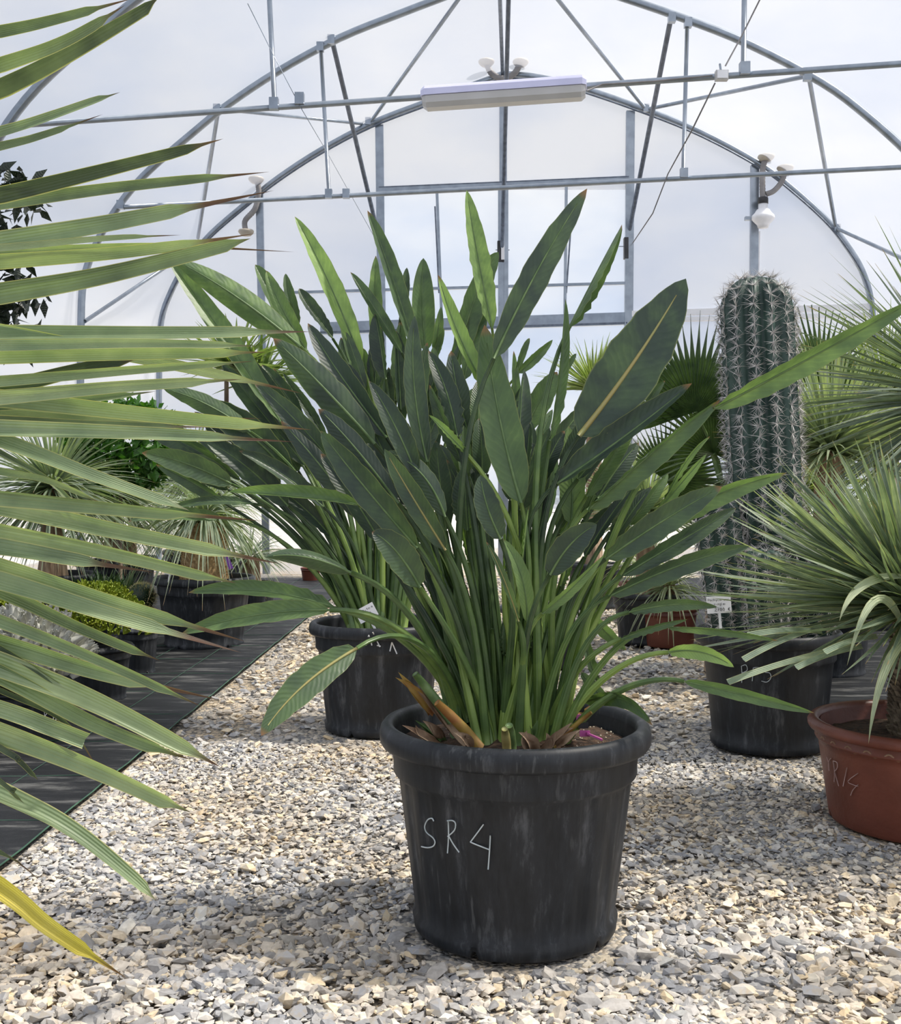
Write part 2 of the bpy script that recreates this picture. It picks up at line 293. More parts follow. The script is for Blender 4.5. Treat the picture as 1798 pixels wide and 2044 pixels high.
def gravel(name, n, y0, y1, s0, s1, xpad):
    # density follows the view frustum plus a margin
    y = np.sqrt(rng.uniform(y0*y0, y1*y1, n)); x = (rng.uniform(-1, 1, n))*(.41*y+xpad)
    k = in_gravel(x, y); x = x[k]; y = y[k]; n = len(x)
    s = rng.uniform(0, 1, n)**2.2*(s1-s0)+s0
    A = ICO[None]*(1+rng.normal(0, .34, (n, 12, 1))).clip(.35, 1.7)
    A = A*np.stack([s*rng.uniform(.7, 1.5, n), s*rng.uniform(.7, 1.1, n), s*rng.uniform(.25, .65, n)], 1)[:, None]
    a = rng.uniform(0, 6.28, n); tl = rng.normal(0, .3, n); ca, sa, ct, st = np.cos(a), np.sin(a), np.cos(tl), np.sin(tl)
    X = A[..., 0]*ct[:, None]-A[..., 2]*st[:, None]; Z = A[..., 0]*st[:, None]+A[..., 2]*ct[:, None]; Y = A[..., 1]
    P = np.stack([X*ca[:, None]-Y*sa[:, None]+x[:, None], X*sa[:, None]+Y*ca[:, None]+y[:, None], Z+(s*rng.uniform(-.5, .3, n)-.004)[:, None]], -1)
    Fa = (ICF[None]+(np.arange(n)*12)[:, None, None]).reshape(-1, 3)
    o = put(name, mesh(name, P.reshape(-1, 3), Fa, M_['stone'], smooth=False), floor); tag(o, kind='stuff'); return o
gravel('gravel', 46000, 1.9, 4.6, .0045, .0155, .25)
gravel('gravel', 2600, 1.9, 2.7, .012, .024, .2)
gravel('gravel', 26000, 4.4, 13, .012, .024, .3)
sm = []
for k in range(8):
    A = ICO*(1+rng.normal(0, .30, (12, 1))).clip(.4, 1.6)*np.array([rng.uniform(.9, 1.4), rng.uniform(.7, 1), rng.uniform(.4, .7)])
    sm.append(mesh('stone', A, ICF, M_['stone'], smooth=False))
k = 0
while k < 290:
    y = 2.05+rng.uniform()**1.5*1.9; x = rng.uniform(-1, 1)*.42*y
    if not in_gravel(np.array([x]), np.array([y]))[0]: continue
    s = .012+.014*rng.uniform()**2.5
    put('stone', sm[k % 8], floor, Matrix.Translation((x, y, s*.25)) @ Matrix.Rotation(rng.uniform(0, 6.28), 4, 'Z') @ Matrix.Rotation(rng.normal(0, .25), 4, 'X') @ Matrix.Scale(s, 4)); k += 1
# woven ground sheets
def sheet(name, side, label, y0, y1):
    ys = np.linspace(y0, y1, 60); V = []; W = 5.0 if side < 0 else 3.0
    e = edge_l if side < 0 else edge_r
    us = [0, .02, .06, .12, .2, .32, .45, .6, .8, 1]
    for y in ys:
        for u in us:
            V.append((e(y)+side*u*W, y, .012+.004*math.sin(y*5+u*9)*min(1, u*20)+.003*math.sin(y*13)))
    n = len(us); Fc = [(i*n+j, i*n+j+1, (i+1)*n+j+1, (i+1)*n+j) for i in range(len(ys)-1) for j in range(n-1)]
    o = put(name, mesh(name, V, Fc, M_['mat'])); tag(o, label, 'ground sheet')
    tube('edge_thread', [(e(y)-side*.002, y, .017+.003*math.sin(y*13)) for y in ys], .0028, M_['thread'], o, 5)
    if side < 0:
        for q in range(1, 5): tube('woven_line', [(e(y)-q*.31, y, .0185) for y in ys], .0014, M_['thread'], o, 4)
        for q in range(12): 
            yy = 2.9+q*.55; tube('woven_line', [(e(yy)-.02-t*.12, yy+.012*math.sin(t*.9+q), .0185) for t in range(16)], .0013, M_['thread'], o, 4)
    return o
sheet('ground_sheet', -1, 'black woven ground sheet with green threads under the pots along the gravel path', 1.2, 13.0)
sheet('ground_sheet', 1, 'black woven ground sheet behind the terracotta pot, across the gravel from the larger sheet', 4.2, 13.0)

# ------------------------------------------------------------------ greenhouse shell and frame
VP = (1008, 975); D0 = 13.5; DIR = Vector(((VP[0]-899)/F, 1, 0))
def wall(x, y, k=0):   # point on the hoop plane k (0 = end wall), 2.6 m apart
    s = (1.0, 1.24, 1.62)[k]; X = VP[0]+(x-VP[0])/s; Y = VP[1]+(y-VP[1])/s
    return px(X, Y, D0/(1+6.3e-5*(X-1008)))-DIR*(0, 2.61, 5.17)[k]
HP = [(317, 1150), (317, 900), (318, 720), (322, 640), (340, 585), (370, 530), (420, 468), (505, 395), (560, 352), (640, 300), (740, 247), (840, 208), (905, 184), (1003, 148),
      (1060, 152), (1150, 172), (1290, 220), (1400, 265), (1515, 327), (1585, 380), (1650, 440), (1690, 490), (1720, 540), (1738, 600), (1744, 680), (1746, 900), (1746, 1150)]
hp = [wall(*p) for p in HP]
def catmull(P, n=4):
    out = []
    for i in range(len(P)-1):
        a, b, c, d = P[max(i-1, 0)], P[i], P[i+1], P[min(i+2, len(P)-1)]
        for k in range(n):
            t = k/n; out.append(.5*((2*b)+(c-a)*t+(2*a-5*b+4*c-d)*t*t+(3*b-a-3*c+d)*t**3))
    return out+[P[-1]]
left = catmull(hp[:14]); right = catmull(hp[13:]); HOOP = left+right[1:]
frame = empty('greenhouse_frame', (0, 12, 0), kind='structure', label='galvanised tube frame of hoops, crossbars and braces')
OFF = [0, 2.61, 5.17, 7.8, 10.4, 13.0, 15.6]
for k, o in enumerate(OFF): tube('hoop', [p-DIR*o for p in HOOP], .038, M_['steel'], frame, 10)
tube('inner_hoop', [p-DIR*.06-Vector((0, 0, .07)) for p in HOOP[8:-8]], .012, M_['darksteel'], frame, 6)
sh = MB(); n = len(HOOP); offs = [-.02]+[o for o in OFF[1:]]
V = []
cen = Vector((hp[13].x, 0, 2))
for o in offs:
    for p in HOOP:
        q = p-DIR*o; out = Vector((p.x-cen.x, 0, p.z-2)).normalized(); V.append(q+out*.045)
Fc = [(i*n+j, i*n+j+1, (i+1)*n+j+1, (i+1)*n+j) for i in range(len(offs)-1) for j in range(n-1)]
tag(put('ceiling', mesh('ceiling', V, Fc, M_['film'])), kind='structure')
# end wall film: fan from hoop to the door rectangle
dl, dr, dt, db = 765, 1250, 378, 1150
def wbox(x0, y0, x1, y1, m, name, kd=0):
    V = [wall(x0, y0, kd), wall(x1, y0, kd), wall(x1, y1, kd), wall(x0, y1, kd)]
    return V
ew = [p+DIR*.02 for p in HOOP]; V = list(ew); Fc = []
inner = []
for p in HOOP:
    # closest point on the door rectangle
    u = 899+p.x/p.y*F; v = YH+(CAMH-p.z)/p.y*F
    inner.append(wall(min(max(u, dl), dr), min(max(v, dt-.043*(u-dl)*0), db)))
V += [q+DIR*.02 for q in inner]; Fc = [(i, i+1, n+i+1, n+i) for i in range(n-1)]
tag(put('wall_back', mesh('wall_back', V, Fc, M_['film'], smooth=False)), kind='structure')
def strip(name, a, b, wd, dp, mat, parent, ka=0, kb=0, n0=None):
    A = wall(*a, ka); B = wall(*b, kb); t = (B-A); Ln = t.length; t.normalize(); z = Vector((0, -1, 0)); s = t.cross(z).normalized(); z = s.cross(t)
    R = Matrix((s, t, z)).transposed(); return MB().box((A+B)/2, (wd/2, Ln/2, dp/2), R).build(name, mat, parent, smooth=False)
door = empty('door_1', wall(1003, 1150), kind='structure', label='double sliding door of clear film in steel framing')
for (x0, x1) in ((dl, 1003), (1003, dr)):
    for (ya, yb) in ((378, 640), (652, 1148)):
        V = [wall(x0, ya, 0), wall(x1, ya-.03*(x1-x0), 0), wall(x1, yb-.02*(x1-x0)*(ya < 500), 0), wall(x0, yb, 0)]
        put('door_panel', mesh('door_panel', V, [(0, 1, 2, 3)], M_['clear'], smooth=False), door)
strip('door_post', (757, 250), (768, 1148), .10, .06, M_['steel'], door); strip('door_post', (1258, 222), (1250, 1148), .10, .06, M_['steel'], door)
strip('centre_post', (1004, 150), (1004, 1148), .09, .06, M_['steel'], door); strip('centre_stile', (998, 375), (998, 1148), .05, .08, M_['steel'], door); strip('centre_stile', (1010, 375), (1010, 1148), .05, .08, M_['steel'], door)
strip('track', (757, 380), (1255, 358), .07, .07, M_['steel'], door); strip('track_shadow_lip', (757, 375), (1255, 354), .012, .08, M_['darksteel'], door)
strip('lintel', (640, 656), (1252, 636), .15, .05, M_['steel'], door); strip('lintel_lip', (640, 664), (1252, 645), .02, .07, M_['darksteel'], door)
strip('rail', (520, 586), (1262, 565), .035, .04, M_['steel'], door)
strip('thin_stile', (872, 385), (882, 650), .035, .03, M_['steel'], door); strip('thin_stile', (1130, 372), (1127, 640), .035, .03, M_['steel'], door)
strip('rod', (868, 412), (876, 585), .018, .02, M_['darksteel'], door); strip('rod', (1140, 440), (1130, 585), .018, .02, M_['darksteel'], door)
for (x, y) in ((1003, 502), (1249, 495)):
    strip('latch', (x, y-20), (x, y+22), .13 if x < 1100 else .05, .09, M_['black'], door)
    strip('latch_plate', (x, y-32), (x, y+18), .04, .12, M_['white'], door) if x < 1100 else None
    strip('latch_pin', (x-14, y-3), (x+14, y-3), .008, .01, M_['darksteel'], door)
strip('white_sill', (1252, 627), (1745, 612), .07, .05, M_['white'], door); strip('white_sill', (1252, 640), (1745, 628), .05, .05, M_['white'], door)
strip('grey_rail', (1250, 935), (1745, 935), .06, .04, M_['steel'], door)
for a, b in (((518, 388), (532, 1150)), ((1506, 330), (1500, 1150))): strip('end_post', a, b, .09, .06, M_['steel'], frame)
strip('drain_pipe', (1514, 462), (1510, 640), .03, .03, M_['white'], frame)
def bar(a, ka, b, kb, r=.022, m='steel', name='brace'): tube(name, [wall(*a, ka), wall(*b, kb)], r, M_[m], frame, 8)
# crossbars of the hoops (and their repeats towards the camera)
for k, (a, b) in ((1, ((240, 408), (1880, 336))), (2, ((0, 234), (2170, 124)))):
    bar(a, k, b, k, .024, name='crossbar')
A1 = wall(240, 408, 1); B1 = wall(1880, 336, 1)
for o in (5.2, 7.8, 10.4): tube('crossbar', [A1-DIR*o, B1-DIR*o], .024, M_['steel'], frame, 8)
bar((638, 85), 1, (655, 385), 1, .02, name='hanger'); bar((1370, 45), 1, (1362, 350), 1, .02, name='hanger')
bar((528, -100), 2, (543, 200), 2, .02, name='hanger'); bar((1482, -160), 2, (1478, 150), 2, .02, name='hanger')
bar((660, 72), 1, (762, 500), 0, .026, 'darksteel'); bar((1338, 38), 1, (1256, 460), 0, .026, 'darksteel')
bar((996, -50), 1, (1003, 150), 0, .022, 'darksteel'); bar((1016, -50), 1, (1002, 500), 0, .024, 'darksteel')
bar((940, -38), 1, (740, 243), 0); bar((1088, -32), 1, (1288, 218), 0)
bar((432, 212), 1, (395, 475), 0); bar((430, 212), 1, (722, 247), 0, .018); bar((1610, 160), 1, (1668, 455), 0); bar((1604, 158), 1, (1292, 218), 0)
bar((1668, 455), 0, (1900, 570), 1); bar((350, 520), 0, (160, 638), 1); bar((60, 508), 1, (0, 480), 1)
for (x, y, k) in ((543, 202, 2), (655, 386, 1), (638, 92, 1), (1362, 350, 1), (1370, 52, 1), (1478, 150, 2), (660, 78, 1), (1338, 42, 1), (595, 193, 2), (690, 386, 1), (430, 214, 1), (1605, 160, 1), (1668, 457, 0), (735, 244, 0), (1288, 218, 0), (235, 405, 1)):
    p = wall(x, y, k); MB().box(p-Vector((0, .03, 0)), (.035, .03, .045)).build('clamp', M_['steel'], frame, smooth=False)
frame.children[0].name = 'hoop'
for nm, pts, lab in (('wire', [(490, 0, 2), (545, 110, 2), (600, 215, 2), (650, 300, 1), (745, 470, 0)], 'thin grey tension wire slanting down from the roof between the two hangers'),
                ('cable', [(1515, 0, 2), (1470, 90, 2), (1440, 145, 2)], 'grey cable running down from the roof to the junction box'),
                ('cable', [(1420, 178, 2), (1375, 270, 2), (1330, 352, 1), (1300, 430, 1), (1262, 486, 0)], 'grey cable sagging from the junction box down to the sliding door post'),
                ('cable', [(1415, 163, 2), (1300, 172, 2), (1200, 176, 2), (1170, 188, 2)], 'pale cable from the batten light along the crossbar to the junction box')):
    o = tube(nm, [wall(a, b, k)-Vector((0, .04, 0)) for a, b, k in pts], .006 if nm == 'cable' else .003, M_['hose'] if nm == 'cable' else M_['steel'], None, 5); tag(o, lab, 'cable' if nm == 'cable' else 'wire')
# junction box
jb = empty('junction_box', wall(1430, 166, 2)-Vector((0, .08, 0)), 'small grey junction box clipped to the upper crossbar', 'junction box')
MB().box(wall(1430, 168, 2)-Vector((0, .08, 0)), (.045, .025, .035)).build('housing', M_['diffuser'], jb, False); MB().box(wall(1430, 168, 2)-Vector((0, .11, 0)), (.038, .006, .028)).build('lid', M_['white'], jb, False)
MB().tube([wall(1430, 168, 2)-Vector((0, .08, 0)), wall(1430, 140, 2)-Vector((0, .03, 0))], .008, 6).build('clip', M_['steel'], jb)
# batten light
A = wall(842, 208, 2)-Vector((0, .12, 0)); B = wall(1166, 192, 2)-Vector((0, .12, 0)); C = (A+B)/2
bl = empty('batten_light', C, 'white weatherproof fluorescent batten hanging under the upper crossbar', 'light')
t = (B-A); Ln = t.length; t.normalize(); up = Vector((0, 0, 1)); fw = up.cross(t).normalized(); up = t.cross(fw)
R = Matrix((t, fw, up)).transposed()
def rprism(sec, L_, cut, mat, nm):
    V = []; k = len(sec)
    for (x, s) in ((-L_/2, .75), (-L_/2+cut, 1), (L_/2-cut, 1), (L_/2, .75)):
        for (a, b) in sec: V.append(C+R @ Vector((x, a*s*1.5, b*s*1.55+.01)))
    Fc = [(i*k+j, i*k+(j+1) % k, (i+1)*k+(j+1) % k, (i+1)*k+j) for i in range(3) for j in range(k)]+[tuple(range(k)), tuple(3*k+j for j in reversed(range(k)))]
    return put(nm, mesh(nm, V, Fc, mat, smooth=False), bl)
rprism([(-.055, .0), (-.055, .03), (-.035, .05), (.035, .05), (.055, .03), (.055, 0)], Ln, .03, M_['batten'], 'housing')
rprism([(-.05, -.002), (.05, -.002), (.048, -.035), (.03, -.055), (-.03, -.055), (-.048, -.035)], Ln*.985, .03, M_['diffuser'], 'diffuser')
for u in (-.38, .38): MB().tube([C+t*u*Ln+up*.05, C+t*u*Ln+up*.12+Vector((0, .1, 0))], .006, 5).build('hanger', M_['steel'], bl)
for u in (-.45, -.15, .14, .44): MB().box(C+t*u*Ln-fw*.057, (.02, .006, .012)).build('clip', M_['white'], bl, False)
# hoses
def hose(name, pts, r, label, cat, flanges, k=0, dy=.1):
    P = catmull([wall(a, b, k)-Vector((0, dy, 0)) for a, b in pts], 14); rr = [r*(1+.14*(i % 2)) for i in range(len(P))]
    h = tube(name, P, rr, M_['hose'], None, 10); tag(h, label, cat)
    for (a, b) in flanges:
        p = wall(a, b, k)-Vector((0, dy, 0)); V, Fc = lathe_geo([(0, .02), (.09, .02), (.10, 0), (.09, -.02), (.06, -.05), (0, -.05)], 16, p); MB().add(V, Fc).build('flange', M_['cream'], h)
    return h
hose('air_hose', [(970, 130), (980, 152), (1003, 163), (1026, 152), (1038, 130)], .035, 'grey corrugated air hose bent in a U at the roof apex', 'hose', [(970, 130), (1038, 130)])
hose('air_hose', [(514, 362), (519, 385), (512, 420), (492, 445), (494, 466)], .032, 'grey corrugated air hose hanging beside the leftmost end wall post', 'hose', [(514, 362), (494, 466)])
hose('air_hose', [(1524, 318), (1517, 345), (1517, 390), (1518, 402)], .032, 'straight corrugated air hose above the white blower', 'hose', [(1524, 318)])
hose('air_hose', [(1562, 340), (1556, 365), (1540, 385), (1524, 392)], .03, 'curved corrugated air hose joining the blower from the arch side', 'hose', [(1562, 340)])
p = wall(1516, 440)-Vector((0, .14, 0)); bf = empty('air_blower', p, 'round white air blower hanging on the end wall post above the cactus', 'blower')
V, Fc = lathe_geo([(.0, .17), (.055, .17), (.055, .10), (.075, .09), (.10, .05), (.13, .02), (.135, 0), (.13, -.02), (.10, -.055), (.07, -.085), (.06, -.12), (0, -.12)], 24, p); MB().add(V, Fc).build('body', M_['white'], bf)
V, Fc = lathe_geo([(0, .235), (.055, .235), (.06, .22), (.06, .16), (0, .16)], 18, p); MB().add(V, Fc).build('clamp_collar', M_['black'], bf)
MB().box(p+Vector((-.13, .05, 0)), (.07, .03, .02)).build('bracket', M_['steel'], bf, False)

# ------------------------------------------------------------------ outside, seen through the clear door
def out_px(x, y, d): return px(x, y, d)
yard = MB().add([(-40, 13.75, -.03), (60, 13.75, -.03), (60, 140, -.03), (-40, 140, -.03)], [(0, 1, 2, 3)]).build('ground_outside', noisy('pale_yard', (.50, .47, .43), (.62, .59, .55), .6, .9), None, False); tag(yard, kind='structure')
hs = empty('house', (5.6, 62, 0), 'distant white house with dark grey roof beyond the door', 'house')
MB().box((7, 62, 1.7), (3.2, 2.5, 1.73)).build('wall', M_['white'], hs, False)
MB().add([(3.4, 59, 3.3), (10.6, 59, 3.3), (10.6, 65, 3.3), (3.4, 65, 3.3), (5.2, 62, 4.7), (8.8, 62, 4.7)], [(0, 1, 5, 4), (1, 2, 5), (2, 3, 4, 5), (3, 0, 4), (0, 3, 2, 1)]).build('roof', noisy('dark_roof_tiles', (.05, .055, .07), (.09, .1, .12), 3, .7), hs, False)
for x in (4.6, 6.4, 8.2): MB().box((x, 59.45, 1.7), (.3, .06, .5)).build('window', M_['darksteel'], hs, False)
car = empty('car', (5.2, 50, 0), 'distant grey car parked in front of the white house', 'car')
MB().add([(3.6, 49, .35), (6.6, 49, .35), (6.7, 49, .85), (5.9, 49.1, .95), (5.4, 49.2, 1.4), (4.3, 49.2, 1.4), (3.8, 49.1, .95), (3.5, 49, .85)]+[(3.6, 50.7, .35), (6.6, 50.7, .35), (6.7, 50.7, .85), (5.9, 50.6, .95), (5.4, 50.5, 1.4), (4.3, 50.5, 1.4), (3.8, 50.6, .95), (3.5, 50.7, .85)],
         [tuple(range(8)), tuple(range(15, 7, -1))]+[(i, (i+1) % 8, 8+(i+1) % 8, 8+i) for i in range(8)]).build('body', M_['steel'], car, False)
for x in (4.1, 6.1):
    for y in (49.05, 50.65): MB().tube([(x, y-.1, .33), (x, y+.1, .33)], .33, 14).build('wheel', M_['black'], car)

# ------------------------------------------------------------------ pots and labels
def pot(parent, c, R, Rb, H, style='black', ribs=22, notch=True, marks=(), seg=192, soil_drop=.06, markmat=None, markr=.0011):
    """c = ground centre"""
    m = M_['pot'] if style == 'black' else M_['terra']
    zb = H*.755
    def rad(z):
        u = z/H; r = Rb+(R*.935-Rb)*u
        if style == 'black' and H*.07 < z < zb: r -= .010*(R/.33)
        return r
    def fn(r, z, a):
        if style == 'black' and H*.07 < z < zb:
            s = math.cos(a*ribs); k = .0016*(R/.33)*max(-1, min(1, s*5))+.0026*max(0, 1-abs(s)*7); r += k
        if notch and z < .014:
            s = (a*5/(2*math.pi)+.62) % 1.0
            if s < .055: z = z+.016
        return r, z
    prof = [(Rb-.03, 0), (Rb-.004, 0), (Rb, .004), (Rb+.001, .013), (Rb+(R*.935-Rb)*.06, H*.06)]
    prof += [(rad(z)+(0), z) for z in np.linspace(H*.085, zb-.012, 8)]
    if style == 'black': prof += [(rad(zb+.001)+.001, zb), (rad(zb+.001)+.003, zb+.004), (Rb+(R*.935-Rb)*.80, H*.80), (Rb+(R*.935-Rb)*.90, H*.905)]
    else: prof += [(rad(H*.78), H*.78), (rad(H*.79)+.007, H*.79), (rad(H*.81)+.009, H*.805), (rad(H*.82)+.004, H*.82), (rad(H*.9)+.002, H*.90)]
    V, Fc = lathe_geo(prof, seg, c, fn); V2, F2 = lathe_geo([(Rb-.05, .03), (Rb-.022, .03), (R*.885, H*.95)], seg//2, c)
    b = MB().add(V, Fc).add(V2, [f[::-1] for f in F2]); body = b.build('pot', m, parent)
    rh = H*.105; ro = R
    rim = [(R*.90, H*.90), (R*.955, H-rh), (ro-.006, H-rh-.002), (ro-.001, H-rh+.006), (ro, H-rh*.5), (ro-.003, H-.012), (ro-.010, H-.003), (ro-.018, H), (ro-.030, H-.004), (ro-.036, H-.014), (R*.885, H*.90)]
    V, Fc = lathe_geo(rim, seg//2, c); MB().add(V, Fc).build('rim', m, body)
    zs = H-soil_drop; rs = R*.885*(.955 if soil_drop > .05 else .98); V = [(c[0], c[1], c[2]+zs+.02)]
    rr = [.12, .25, .4, .55, .7, .82, .92, 1.0]
    for q in rr:
        for j in range(48):
            a = 2*math.pi*j/48; V.append((c[0]+q*rs*math.cos(a), c[1]+q*rs*math.sin(a), c[2]+zs+.02*(1-q)+rng.normal(0, .0025)))
    Fc = [(0, 1+j, 1+(j+1) % 48) for j in range(48)]+[(1+i*48+j, 1+(i+1)*48+j, 1+(i+1)*48+(j+1) % 48, 1+i*48+(j+1) % 48) for i in range(len(rr)-1) for j in range(48)]
    soil = put('soil', mesh('soil', V, Fc, M_['soil']), parent)
    for st in marks:
        P = []
        for (x, y) in st:
            dirv = Vector(((x-899)/F, 1, -(y-YH)/F)); lo, hi = c[1]-R*1.3, c[1]
            def ins(d):
                q = CAM+dirv*d; z = q.z-c[2]; rr_ = (rad(z)+.0045) if z < H*.88 else R+.001
                if style == 'black' and z < zb: rr_ += 0
                return (q.x-c[0])**2+(q.y-c[1])**2 < rr_**2
            for _ in range(26):
                md = (lo+hi)/2
                if ins(md): hi = md
                else: lo = md
            P.append(CAM+dirv*lo)
        if len(P) > 2: P = catmull(P, 3)
        MB().tube(P, markr, 5).build('marking', markmat or M_['chalk'], body)
    return body, soil
def card(name, c, w_, h_, tilt, stick, label, mat, cat='label', writing=True):
    """c = bottom centre of the card"""
    e = empty(name, Vector(c)-Vector((0, 0, stick)), label, cat)
    R = Matrix.Rotation(tilt, 3, 'Y') @ Matrix.Rotation(-.12, 3, 'X'); c = Vector(c)
    MB().box(c+R @ Vector((0, 0, h_/2)), (w_/2, .0008, h_/2), R).build('card', mat, e, False)
    MB().box(c-R @ Vector((0, -.002, stick/2-.01)), (.005, .001, stick/2+.01), R).build('stake', mat, e, False)
    return e, c, R
def write(parent, c, R, strokes, r, mat):
    for st in strokes:
        MB().tube([c+R @ Vector((x, -.0022, z)) for x, z in st], r, 4).build('lettering', mat, parent)
GL = {'P': [[(0, 0), (0, 1), (.6, .9), (.6, .5), (0, .45)]], 'a': [[(.5, .6), (.1, .6), (0, .2), (.3, 0), (.5, .3), (.5, .6), (.55, 0)]], 'c': [[(.5, .55), (.2, .6), (0, .3), (.2, 0), (.5, .1)]],
      'h': [[(0, 1), (0, 0)], [(0, .5), (.3, .6), (.5, .4), (.5, 0)]], 'y': [[(0, .6), (.25, .1)], [(.55, .6), (.1, -.4)]], 'e': [[(0, .3), (.5, .35), (.3, .6), (0, .35), (.2, 0), (.5, .1)]],
      'r': [[(0, .6), (0, 0)], [(0, .4), (.3, .6)]], 'u': [[(0, .6), (.1, 0), (.4, .1), (.5, .6), (.5, 0)]], 's': [[(.5, .6), (.1, .5), (.4, .25), (0, 0)]], 'i': [[(0, .5), (0, 0)]], 'n': [[(0, 0), (0, .6)], [(0, .4), (.3, .6), (.5, 0)]],
      'g': [[(.5, .6), (0, .5), (.1, .1), (.5, .3), (.5, -.4), (0, -.3)]], 'l': [[(0, 1), (0, 0)]], '2': [[(0, .8), (.3, 1), (.5, .7), (0, 0), (.6, 0)]], '7': [[(0, 1), (.55, 1), (.15, 0)], [(.1, .5), (.5, .5)]],
      '0': [[(.25, 1), (0, .6), (.05, .1), (.35, 0), (.5, .5), (.25, 1)]], '€': [[(.6, .9), (.2, .9), (.05, .4), (.3, 0), (.6, .1)], [(-.05, .6), (.4, .6)], [(-.05, .4), (.4, .4)]],
      't': [[(.2, 1), (.2, 0), (.4, 0)], [(0, .6), (.4, .6)]], 'z': [[(0, .6), (.5, .6), (0, 0), (.5, 0)]], 'S': [[(.5, .9), (.1, 1), (0, .7), (.5, .35), (.3, 0), (0, .1)]], 'o': [[(.2, .6), (0, .3), (.2, 0), (.5, .3), (.2, .6)]]}
def words(parent, c, R, text, x0, z0, s, r, mat):
    x = x0
    for ch in text:
        if ch in GL: write(parent, c, R, [[(x+a*s, z0+b*s) for a, b in st] for st in GL[ch]], r, mat)
        x += s*.8
# ------------------------------------------------------------------ leaf builders
def ribbon(P0, Pm, P2, width, phi=0., fold=.25, ny=16, prof='strel', wav=0., twist=0., curl=0., view=None):
    P0, Pm, P2 = Vector(P0), Vector(Pm), Vector(P2); C = 2*Pm-(P0+P2)/2
    xs = (-1, -.66, -.33, 0, .33, .66, 1) if prof == 'strel' else (-1, 0, 1)
    V = []; uv = []; cl = []; ph0 = random.random()*6
    for i in range(ny+1):
        v = i/ny; p = P0*(1-v)**2+C*2*v*(1-v)+P2*v*v; T = (C-P0)*(1-v)+(P2-C)*v; T.normalize()
        N0 = ((view if view is not None else CAM-p)); N0 = (N0-T*N0.dot(T)).normalized(); S0 = T.cross(N0)
        a = phi+twist*(v-.5); Nn = N0*math.cos(a)+S0*math.sin(a); Sd = T.cross(Nn)
        if prof == 'strel': h = (max(v, 1e-4)**.5)*((1-v)**.72)/.535*.5*width if v < 1 else 0
        elif prof == 'strap': h = width/2*min(1, .55+v*2)*(1 if v < .45 else max(0, 1-((v-.45)/.55)**1.5))
        elif prof == 'cut': h = width/2*(.9+.1*v)
        else: h = width/2*min(1, .5+v*2)*(1-v)**.8
        f = fold
        for u in xs:
            au = abs(u); wz = 0
            if wav and au > .9: wz = wav*math.sin(v*55+ph0+u)*(max(0, 1-v*1.4))
            x = u*h*(1+(.035*math.sin(v*31+ph0*u)+.02*math.sin(v*73+ph0) if wav else 0))*math.cos(f*(.4+.6*au)); z = au*h*math.sin(f)+curl*(au**2)*h+wz
            V.append(p+Sd*x+Nn*z); uv.append((u*.5+.5, v))
        cl.append((p, Nn))
    k = len(xs); Fc = [(i*k+j, i*k+j+1, (i+1)*k+j+1, (i+1)*k+j) for i in range(ny) for j in range(k-1)]
    return V, Fc, uv, cl
def strel_leaf(parent, spec, dc, root, wscale=1.0, stalk_r=.0085):
    tx, ty, mx, my, bx, by, wpx, phi, fold, tone, dt, db = spec[:12]; opt = spec[12] if len(spec) > 12 else {}
    T = px(tx, ty, dc+dt); B = px(bx, by, dc+db); Mi = px(mx, my, dc+(dt+db)/2-.01)
    fold *= 1.35; wd = wpx/F*(dc+(dt+db)/2)/max(.4, math.cos(phi))*wscale
    V, Fc, uv, cl = ribbon(B, Mi, T, wd, phi, fold, 20, 'strel', opt.get('wav', .0035)*1.8, opt.get('twist', random.uniform(-.5, .5)), opt.get('curl', .06))
    o = put('leaf', mesh('leaf', V, Fc, M_['strel'], uv), parent); o['tone'] = float(tone); o['tip_start'] = random.choice([.93, .95, .97, 1.0])
    m = MB(); P = [p+n*.0005 for p, n in cl[:-2]]; m.tube(P, [wd*.036*(1-i/len(P))**.8+.0006 for i in range(len(P))], 5); rb = m.build('midrib', M_['strel_rib' if opt.get('yel') else 'strel_rib_green'], o)
    # stalk
    if not opt.get('nostalk'):
        d0 = (Mi-B).normalized(); r0 = root(B, opt); Ln = (B-r0).length
        up = opt.get('up', (B-r0).normalized()*.55+Vector((0, 0, .6))); up = Vector(up).normalized()
        P = []
        for i in range(15):
            t = i/14; a = r0; b = r0+up*Ln*.38; c = B-d0*Ln*.30; P.append(a*(1-t)**3+b*3*t*(1-t)**2+c*3*t*t*(1-t)+B*t**3)
        rr = [stalk_r*(1.35-.75*(i/14))*opt.get('sr', 1) for i in range(15)]
        Vt, Ft = tube_geo(P, rr, 8); uvt = [((j/8), i/14) for i in range(15) for j in range(8)]
        s = put('stalk', mesh('stalk', Vt, Ft, M_['stalk'], uvt), o); s['tone'] = float(min(1, max(.15, tone+random.uniform(-.05, .25)))); s['tip_start'] = 2.0
    return o
